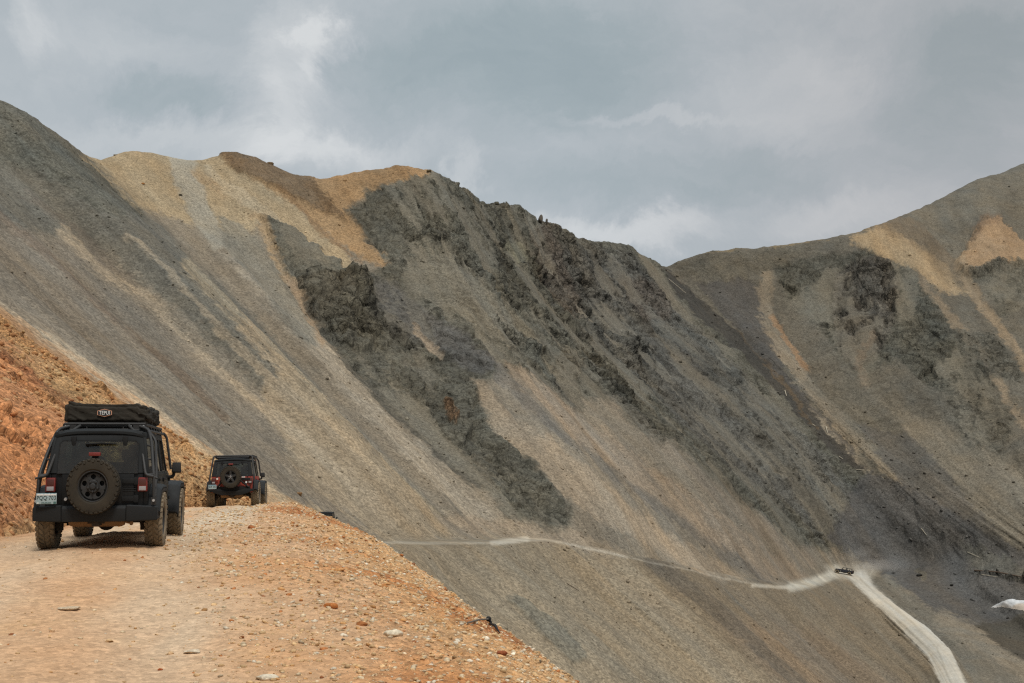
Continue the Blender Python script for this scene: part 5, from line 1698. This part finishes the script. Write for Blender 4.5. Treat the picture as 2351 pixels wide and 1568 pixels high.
            b.build_each('bolt', M['steel'], rk_)
    elif spec.get('rack') == 'tube':
        b = MB()
        b.tube(arc([(-0.60, -0.30, 1.69), (-0.66, -0.34, 1.745), (0.66, -0.34, 1.745), (0.60, -0.30, 1.69)], 0.06), 0.028)
        b.tube([(-0.62, -0.28, 1.68), (0.62, -0.28, 1.68)], 0.02)
        for s in (-1, 1):
            b.tube([(s * 0.67, -0.34, 1.74), (s * 0.67, 2.0, 1.70)], 0.026)
            b.tube([(s * 0.62, -0.28, 1.68), (s * 0.62, 1.95, 1.66)], 0.018)
            for y in np.linspace(0.1, 1.8, 8):
                b.tube([(s * 0.67, y, 1.73), (s * 0.66, y, 1.79)], 0.016, 6)
        for y in np.linspace(0.2, 1.95, 5):
            b.tube([(-0.66, y, 1.72), (0.66, y, 1.72)], 0.018, 8)
        b.build('roof_rack', M['rack'], root)
        for s in (-1, 1):
            b = MB()
            b.tube(arc([(s * 0.62, -0.34, 1.745), (s * 0.70, -0.36, 1.72), (s * 0.80, -0.64, 1.0), (s * 0.82, -0.68, 0.60)], 0.09), 0.030)
            b.cut()
            b.tube(arc([(s * 0.67, 1.98, 1.70), (s * 0.72, 2.05, 1.62), (s * 0.79, 2.10, 1.08)], 0.08), 0.028)
            b.build_each('rack_leg', M['rack'], root)
    return root


def stand_car(root, y, u, heading, sway=0.0, sink=0.015, ground=None):
    """put a car on the ground by its four wheels"""
    p = unproj(u, 1200, y); x0 = p[0]
    c, s = math.cos(heading), math.sin(heading)
    pts = []
    for (a, b_) in ((-0.785, 0), (0.785, 0), (-0.785, 2.95), (0.785, 2.95)):
        x, yy = x0 + a * c - b_ * s, y + a * s + b_ * c
        pts.append(float(on_ground(x, yy)[0]))
    zl, zr2, fl, fr = pts
    root.location = (x0, y, (zl + zr2) / 2 - sink)
    root.rotation_euler = (math.atan2((fl + fr - zl - zr2) / 2, 2.95), -math.atan2((zr2 + fr - zl - fl) / 2, 1.57) + sway, heading)
    return root


def place_car(root, y, u, vground, heading, roll=0.0, pitch=0.0):
    root.location = unproj(u, vground, y)
    root.rotation_euler = (pitch, roll, heading)
    return root

# ------------------------------------------------------------------ the four cars
black = make_car(dict(label='black off-road car in front with a dark roof tent on its rack', paint='black', rim='holes', bumper='stock', rack='platform',
                      plate=('PQQ\u00b7703', 'COLORADO'), plate_z=0.715))
stand_car(black, 17.9, 237, R(9.8), R(0.7))
black.scale.x = 0.915

red = make_car(dict(label='red off-road car with black hardtop at the crest of the road', paint='red', rim='spokes', bumper='angular', rack='tube', R=0.43, tw=0.29, tx=0.80,
                    flare=0.93, spare_z=1.02, spare_y=-0.86, plate='blur', plate_text='SVF 332', plate_z=0.70, plate_y=-0.84))
stand_car(red, 43.7, 536, R(6.5), R(0.6))
red.scale.x = 0.925

dark = make_car(dict(label='dark grey off-road car nearly hidden behind the orange road shoulder', paint='charcoal', rim='spokes', bumper='stock'))
place_car(dark, 110, 747, 1220, R(4))
dark.scale.x = 0.93

navy = make_car(dict(label='navy blue open-topped off-road car on the distant hairpin bend', paint='navy', rim='spokes', bumper='stock', open=True, R=0.43, tw=0.29, tx=0.8, flare=0.93))
def hill_z(x, y):
    d = (P1[:, 0] - x) ** 2 + (P1[:, 1] - y) ** 2
    k = np.argsort(d)[:6]
    return float(np.average(P1[k, 2], weights=1 / (d[k] + 0.05)))


k = int(np.argmin((PU - 1950) ** 2 + (PV - 1321) ** 2 + np.where((TTr > 7.5) & (TTr < 10), 0, 1e9)))
nx, ny, hd = float(P1[k, 0]), float(P1[k, 1]), R(68)
zr_, zf_ = hill_z(nx, ny), hill_z(nx - 2.95 * math.sin(hd), ny + 2.95 * math.cos(hd))
navy.location = (nx, ny, zr_ + 0.03)
navy.rotation_euler = (math.atan2(zf_ - zr_, 2.95), 0, hd)

# roof tent in its travel cover, strapped on the rack of the black car
tent = bpy.data.objects.new('roof_tent', None); COL.objects.link(tent)
tent.location = black.location; tent.rotation_euler = black.rotation_euler; tent.scale.x = 0.945
tag(tent, 'rolled roof tent in a dark canvas cover on the black car', 'roof tent')
b = MB(); b.box(-0.59, 0.60, 0.02, 1.42, 1.745, 2.025)
bm = bmesh.new()
vs = [bm.verts.new(p) for p in b.v]
for q in b.f: bm.faces.new([vs[i] for i in q])
bmesh.ops.bevel(bm, geom=bm.edges[:], offset=0.05, segments=3, affect='EDGES')
bmesh.ops.triangulate(bm, faces=bm.faces[:])
for _ in range(5):
    bmesh.ops.subdivide_edges(bm, edges=[e for e in bm.edges if e.calc_length() > 0.035], cuts=1, use_grid_fill=False)
    bmesh.ops.triangulate(bm, faces=bm.faces[:])
bm.normal_update()
V = np.array([v.co[:] for v in bm.verts]); Nn = np.array([v.normal[:] for v in bm.verts])
fold = fbm(V * np.array([5.0, 3.0, 2.2]) + np.c_[V[:, 2] * 9, V[:, 2] * 0, V[:, 0] * 0], 4, 201, 0.55, True)
sag = 0.02 * np.sin(V[:, 1] * 7) * (np.abs(V[:, 0]) > 0.4)
amp = 0.018 + 0.022 * (V[:, 0] > 0.45) + 0.012 * (V[:, 2] < 1.82)
D = Nn * (fold * amp + sag)[:, None]
D[:, 2] += -0.035 * (V[:, 0] / 0.6 > 0.8) * (V[:, 2] > 1.9) + 0.03 * np.exp(-((V[:, 0] + 0.55) / 0.06) ** 2 - ((V[:, 1] - 0.05) / 0.1) ** 2) * (V[:, 2] > 1.9)
D[:, 2] -= 0.015 * (V[:, 2] > 1.9) * np.sin((V[:, 0] + 0.6) * 2.4)
# strap dents
for ys in (0.5, 1.05):
    D -= Nn * (0.022 * np.exp(-((V[:, 1] - ys) / 0.035) ** 2))[:, None]
for v, d in zip(bm.verts, D):
    v.co += Vector(d)
me = bpy.data.meshes.new('cover'); bm.to_mesh(me); bm.free()
me.polygons.foreach_set('use_smooth', [True] * len(me.polygons)); me.materials.append(M['canvas'])
cover = link('cover', me, tent)
b = MB(); b.box(-0.57, 0.57, 0.03, 1.40, 1.735, 1.75); b.build('base_board', M['rack'], tent, 0.004)
for ys in (0.5, 1.05):
    b = MB()
    b.add([(x, ys + dy, z) for (x, z) in ((-0.61, 1.74), (-0.605, 1.99), (-0.56, 2.035), (0.55, 2.02), (0.605, 1.95), (0.615, 1.74)) for dy in (-0.018, 0.018)],
          [(2 * i, 2 * i + 2, 2 * i + 3, 2 * i + 1) for i in range(5)])
    b.build('strap', M['rack'], tent)
# badge
hexo = [(-0.105, 0.028), (-0.105, -0.028), (0, -0.056), (0.105, -0.028), (0.105, 0.028), (0, 0.056)]
bz, bx, by = 1.893, -0.02, -0.022
b = MB(); b.prism([(x + bx, z + bz) for x, z in hexo], by, by + 0.02, 'y'); bd = b.build('badge', M['badge_rim'], tent)
b = MB(); b.prism([(x * 0.91 + bx, z * 0.86 + bz) for x, z in hexo], by - 0.002, by - 0.0005, 'y'); b.build('badge_field', M['badge_dark'], bd)
text_mesh('TEPUI', 0.150, 0.054, 'badge_lettering', M['badge_white'], bd, (bx, by - 0.003, bz), bold=0.008, spacing=1.06)

# ------------------------------------------------------------------ single rocks, rods, timbers, snow, dust
def ground_hit(u, v, y0=6.0, y1=60.0):
    """where the line of sight (u, v) meets the foreground"""
    ys = np.linspace(y0, y1, 2400)
    d = unproj(u, v, 1.0)
    z = d[2] * ys - ground_z(d[0] * ys, ys)
    k = np.where(z <= 0)[0]
    y = ys[k[0]] if len(k) else y1
    p = unproj(u, v, y)
    p[2] = float(on_ground(p[0], p[1])[0])
    return p


def hill_hit(u, v):
    d = (PU - u) ** 2 + (PV - v) ** 2 + np.where((TTr > 2) & (TTr < 11.6), 0, 1e9)
    k = int(np.argmin(d))
    return P1[k].copy(), k


def solid_material(name, col, rough=0.9):
    m = paint(name, col, rough, 0.35, (150, 128, 100), 0, 0.2, 9.0)
    return m


def rock(name, p, size, col, label, cat='rock', group=None, flat=0.6, long=1.0, rot=0.0, seed=1, sink=0.3, sub=3, tall=1.0):
    V, Fc = stone_shape(seed, sub, flat, 12)
    V = V / np.abs(V).max(0) * np.array([1.0, 0.72, flat])
    V += 0.05 * np.stack([fbm(V * 3 + seed, 3, seed), fbm(V * 3 + 9 + seed, 3, seed + 1), flat * fbm(V * 3 + 5, 3, seed + 2)], 1)
    V = V * np.array([long, 1, tall]) * size
    c = np.clip(np.broadcast_to(alb(col), (len(V), 3)) * (1 + 0.2 * fbm(V / size * 2.5, 3, seed + 4))[:, None], 0.01, 0.8)
    me = np_mesh(name, V, Fc, mat_stone if size < 1 else mat_rock, c, False, {'grain': np.ones(len(V))})
    o = link(name, me)
    o.location = (p[0], p[1], p[2] + size * flat * tall * (1 - 2 * sink))
    o.rotation_euler = (0, 0, rot)
    tag(o, label, cat, group)
    return o


LOOSE = 'loose rocks lying on the road and its shoulder'
ROCKS = [   # u, v, width px, colour, flatness, length, label
    (578, 1212, 24, (158, 98, 58), 0.6, 1.2, 'rust brown rock on the hump of the road edge right of the red car'),
    (760, 1394, 34, (178, 112, 62), 0.45, 1.2, 'orange brown oblong rock, the biggest loose one on the shoulder slope'),
    (497, 1322, 17, (206, 184, 152), 0.75, 1.0, 'pale blocky stone on the road just right of the black car'),
    (158, 1398, 62, (198, 178, 150), 0.16, 1.0, 'long flat pale slab half buried in the road below the black car'),
    (445, 1496, 46, (208, 190, 164), 0.22, 1.0, 'flat whitish slab on the road near the foot of the stony shoulder'),
    (250, 1474, 22, (200, 166, 124), 0.55, 1.1, 'peach coloured angular rock alone on the open road'),
    (902, 1460, 48, (216, 202, 176), 0.4, 1.1, 'white crumbling rock on the shoulder left of the metal rods'),
    (1152, 1503, 26, (150, 86, 56), 0.5, 1.2, 'rust red rock near the shoulder edge between the two metal rods'),
    (610, 1556, 56, (212, 198, 174), 0.3, 1.1, 'large whitish slab at the very bottom of the shoulder'),
    (556, 1467, 13, (132, 84, 52), 0.6, 1.0, 'small dark brown stone where the road meets the shoulder'),
    (788, 1469, 11, (96, 92, 84), 0.7, 1.0, 'dark grey stone among pale gravel on the shoulder'),
    (830, 1441, 24, (160, 104, 62), 0.5, 1.2, 'brown stone on the shoulder just above the white crumbling rock'),
    (368, 1532, 12, (168, 92, 52), 0.6, 1.0, 'small rust stone on the orange road at bottom left'),
    (119, 1454, 15, (206, 172, 134), 0.7, 1.0, 'rounded peach stone near the left edge of the road'),
    (392, 1498, 15, (204, 170, 130), 0.7, 1.0, 'rounded peach stone just left of the flat whitish slab'),
    (220, 1524, 13, (212, 194, 168), 0.7, 1.0, 'small cream stone on the road at bottom left'),
    (778, 1315, 36, (196, 144, 92), 0.25, 1.1, 'flat pale orange stone on the upper part of the shoulder'),
    (879, 1346, 26, (180, 122, 72), 0.5, 1.2, 'orange stone near the shoulder edge above the metal rods'),
    (1028, 1407, 13, (212, 194, 164), 0.7, 1.0, 'rounded cream stone at the shoulder edge above the bent rod'),
]
for k, (u, v, w, col, fl, lg, lab) in enumerate(ROCKS):
    p = ground_hit(u, v)
    s = w / F * p[1] / 2
    rock('rock', p, s, col, lab, group=LOOSE, flat=fl, long=lg, rot=0.3 * ((k * 7) % 5 - 2), seed=50 + k, sink=0.28)

HB = 'boulders on the mountainside'
for k, (u, v, w, col, fl, tall, lab) in enumerate([
        (692, 1131, 15, (128, 98, 66), 0.9, 1.0, 'brown boulder on the scree just right of the red car'),
        (414, 449, 10, (66, 58, 46), 0.6, 1.0, 'dark boulder on the pale slope under the left ridge'),
        (327, 424, 11, (160, 112, 66), 0.5, 1.0, 'orange boulder high on the slope under the left ridge'),
        (622, 376, 24, (112, 92, 66), 0.45, 1.0, 'flat brown outcrop block on the ridge above the dark brown cap'),
        (1241, 513, 16, (92, 84, 74), 1.0, 1.5, 'stubby rock pinnacle standing on the rocky ridge'),
        (1254, 517, 9, (88, 82, 74), 1.0, 1.8, 'thin rock pinnacle beside the stubby one on the ridge'),
        (1140, 467, 22, (88, 84, 72), 0.5, 1.0, 'low rock block on the crest left of the two pinnacles'),
        (266, 357, 14, (120, 108, 88), 0.3, 1.0, 'low grey rocks on the rounded top of the left ridge'),
        (984, 396, 12, (104, 90, 68), 0.7, 1.0, 'small rock on the end of the orange ridge top'),
        (2110, 1322, 18, (52, 50, 46), 0.4, 1.0, 'long dark rock on the rubble floor right of the hairpin'),
        (2185, 1343, 12, (54, 52, 48), 0.5, 1.0, 'dark rock on the rubble floor above the pale road')]):
    p, _ = hill_hit(u, v)
    s = w / F * p[1] / 2
    o = rock('boulder', p, s, col, lab, 'boulder', HB, flat=fl, tall=tall, rot=0.4 * k, seed=120 + k, sink=0.25 if tall == 1.0 else 0.1)

mat_rod = paint('rusty_rod', (92, 84, 72), 0.6, 0.3)
mat_wood = paint('bleached_wood', (172, 162, 142), 0.9, 0.2, (150, 140, 120))
mat_dark = paint('dark_wood', (78, 62, 48), 0.9, 0.2)


def along(o, a, b):
    d = Vector(b) - Vector(a)
    o.location = a
    o.rotation_euler = d.to_track_quat('Y', 'Z').to_euler()
    return d.length


# bent rod with a cap and a loose strap, and a second plain rod
a, b_ = ground_hit(1073, 1438), ground_hit(1121, 1432)
a[2] += 0.03; b_[2] += 0.06
root = bpy.data.objects.new('metal_rod', None); COL.objects.link(root)
n_ = along(root, a, b_)
tag(root, 'bent metal rod with a dark cap and loose strap lying on the shoulder edge', 'rod')
m = MB(); m.tube([(0, 0, 0), (0, n_ * 0.5, 0.012), (0, n_, 0)], 0.010, 8); m.build('shaft', mat_rod, root)
m = MB(); m.lathe([(0.016, n_ - 0.03), (0.03, n_ - 0.01), (0.034, n_ + 0.03), (0.02, n_ + 0.05)], 12, 'y'); m.tube([(0, n_ + 0.02, 0.0), (0.03, n_ + 0.03, -0.04), (0.02, n_ + 0.02, -0.08)], 0.016, 8); m.build('cap', M['plastic'], root, 0.002)
e = ground_hit(1147, 1457); inv = root.matrix_basis.inverted() if False else (Matrix.Translation(root.location) @ root.rotation_euler.to_matrix().to_4x4()).inverted()
q0, q1 = Vector((0.02, n_ + 0.02, -0.05)), inv @ Vector((e[0], e[1], e[2] + 0.02))
qm = q0.lerp(q1, 0.55) + Vector((0, 0, 0.03))
m = MB(); m.tube([q0, qm, q1], [0.012, 0.020, 0.006], 8); m.build('strap', M['plastic'], root)
a, b_ = ground_hit(1240, 1526), ground_hit(1284, 1534)
a[2] += 0.035; b_[2] += 0.03
root = bpy.data.objects.new('metal_rod', None); COL.objects.link(root)
n_ = along(root, a, b_)
tag(root, 'short straight metal rod with a knob end lying at the shoulder edge near the bottom', 'rod')
m = MB(); m.tube([(0, 0, 0), (0, n_, 0)], 0.009, 8); m.build('shaft', mat_rod, root)
m = MB(); m.lathe([(0.012, n_ - 0.02), (0.024, n_), (0.016, n_ + 0.03)], 10, 'y'); m.build('cap', M['plastic'], root)

PL = 'weathered timbers scattered on the far slopes'
for (u0, v0, u1, v1, wpx, mt, lab) in (
        (1803, 896, 1806, 909, 2.6, mat_wood, 'white timber in the dark gully, topmost of the timbers'),
        (1897, 980, 1901, 993, 2.8, mat_wood, 'white timber in the dark gully below the topmost one'),
        (1865, 974, 1873, 977, 2.4, mat_wood, 'short white plank lying across the dark gully'),
        (1927, 1047, 1936, 1055, 1.8, mat_wood, 'pale thin plank at the lower end of the gully'),
        (1966, 1076, 1984, 1079, 1.6, mat_wood, 'pale pole lying level near the foot of the gully'),
        (2114, 1214, 2127, 1231, 1.8, mat_wood, 'long thin pale pole on the dark rubble, right of the hairpin'),
        (2219, 1267, 2247, 1279, 1.6, mat_wood, 'thin pale pole on the slope above the dark log line'),
        (2252, 1320, 2290, 1326, 1.6, mat_wood, 'pale pole lying just below the dark log line'),
        (2236, 1309, 2400, 1336, 4.0, mat_dark, 'long dark fallen log line at the right edge'),
        (1306, 1337, 1336, 1348, 2.2, mat_dark, 'dark stick on the tan slope below the upper road'),
        (1536, 640, 1574, 676, 1.6, mat_wood, 'long pale pole near the top of the gully under the saddle')):
    a, _ = hill_hit(u0, v0); b_, _ = hill_hit(u1, v1)
    r_ = 0.75 * wpx / F * a[1] / 2
    up = max(0.25, r_)
    pts = [a + (b_ - a) * t + np.array([0, 0, 0]) for t in np.linspace(0, 1, 5)]
    if np.hypot(u1 - u0, v1 - v0) > 60:
        pts = []
        for t in np.linspace(0, 1, 4):
            p, _ = hill_hit(u0 + (u1 - u0) * t, v0 + (v1 - v0) * t); pts.append(p)
    c0 = Vector(pts[0])
    m = MB(); m.tube([Vector(p) - c0 + Vector((0, -0.1, up)) for p in pts], [r_ * f for f in np.interp(np.linspace(0, 1, len(pts)), [0, 0.5, 1], [1.1, 1.0, 0.7])], 7)
    o = m.build('timber', mt); o.location = c0
    tag(o, lab, 'timber', PL)

# old snow lying in the hollow at the right
SNOW = [(2268, 1390), (2300, 1379), (2351, 1375), (2480, 1372), (2500, 1408), (2420, 1410), (2351, 1401), (2300, 1393)]
inside = poly_sd(PU + 4.0 * fbm(P0 / 1.5, 4, 500, 0.65), PV, SNOW).reshape(NT, NS)
ok = (inside < 0) & (TT > 8) & (TT < 11)
fm = ok[:-1, :-1] & ok[1:, :-1] & ok[1:, 1:] & ok[:-1, 1:]
fi = np.argwhere(fm)
if len(fi):
    idx = fi[:, 0] * NS + fi[:, 1]
    fc = np.stack([idx, idx + 1, idx + NS + 1, idx + NS], 1)
    used, invx = np.unique(fc, return_inverse=True)
    th = 0.35 * smooth(0, 5, -inside.ravel()[used])
    sv = P1[used] + np.c_[np.zeros(len(used)), np.zeros(len(used)), 0.05 + th]
    t_ = smooth(0.35, 0.75, (PV[used] - 1375) / 26.0 + 0.2 * fbm(P0[used] / 2.0, 3, 510))
    sc_ = lin((204, 205, 204)) / EXPO * (1 - t_[:, None]) + lin((186, 172, 156)) / EXPO * t_[:, None]
    sc_ = sc_ * (1 + 0.22 * fbm(P0[used] / 0.8, 3, 520, 0.7))[:, None]
    snow = link('snow', np_mesh('snow', sv, invx.reshape(-1, 4), ground_material('old_snow', 3.0, 0.94, 1.05, 3.0, 0.03, 0.7), np.clip(sc_, 0, 0.85), True, {'grain': np.full(len(sv), 0.5)}))
    tag(snow, 'patch of old snow with a dirty lower half at the right edge', 'snow', kind='structure')


# dust hanging where the distant car has passed
def dust(name, centre, radii, dens, label, seed, rz=0.0):
    bm = bmesh.new(); bmesh.ops.create_icosphere(bm, subdivisions=3, radius=1.0)
    me = bpy.data.meshes.new(name); bm.to_mesh(me); bm.free()
    m = bpy.data.materials.new(name); m.use_nodes = True
    nt = m.node_tree; nt.nodes.clear(); L = nt.links.new
    tc = nd(nt, 'ShaderNodeTexCoord')
    n = nd(nt, 'ShaderNodeTexNoise'); n.inputs['Scale'].default_value = 1.6; n.inputs['Detail'].default_value = 4
    mp = nd(nt, 'ShaderNodeVectorMath', operation='ADD'); mp.inputs[1].default_value = (seed, 0, 0)
    L(tc.outputs['Object'], mp.inputs[0]); L(mp.outputs[0], n.inputs['Vector'])
    ln = nd(nt, 'ShaderNodeVectorMath', operation='LENGTH'); L(tc.outputs['Object'], ln.inputs[0])
    mr = nd(nt, 'ShaderNodeMapRange', interpolation_type='SMOOTHSTEP'); L(ln.outputs['Value'], mr.inputs['Value'])
    mr.inputs['From Min'].default_value = 1.0; mr.inputs['From Max'].default_value = 0.15
    nr = nd(nt, 'ShaderNodeMapRange'); L(n.outputs['Fac'], nr.inputs['Value'])
    nr.inputs['From Min'].default_value = 0.4; nr.inputs['From Max'].default_value = 0.7
    mu = nd(nt, 'ShaderNodeMath', operation='MULTIPLY'); L(mr.outputs[0], mu.inputs[0]); L(nr.outputs[0], mu.inputs[1])
    m2 = nd(nt, 'ShaderNodeMath', operation='MULTIPLY'); L(mu.outputs[0], m2.inputs[0]); m2.inputs[1].default_value = dens
    v = nd(nt, 'ShaderNodeVolumePrincipled'); v.inputs['Color'].default_value = (0.82, 0.76, 0.68, 1)
    L(m2.outputs[0], v.inputs['Density'])
    o_ = nd(nt, 'ShaderNodeOutputMaterial'); L(v.outputs[0], o_.inputs['Volume'])
    me.materials.append(m)
    o = link(name, me); o.location = centre; o.scale = radii; o.rotation_euler = (0, 0, rz)
    tag(o, label, 'dust', kind='stuff')
    return o


p, _ = hill_hit(1985, 1312)
dust('dust', p + np.array([-2, 4, 1.8]), (17, 9, 5.0), 0.22, 'thin pale dust drifting behind the distant navy car', 3)
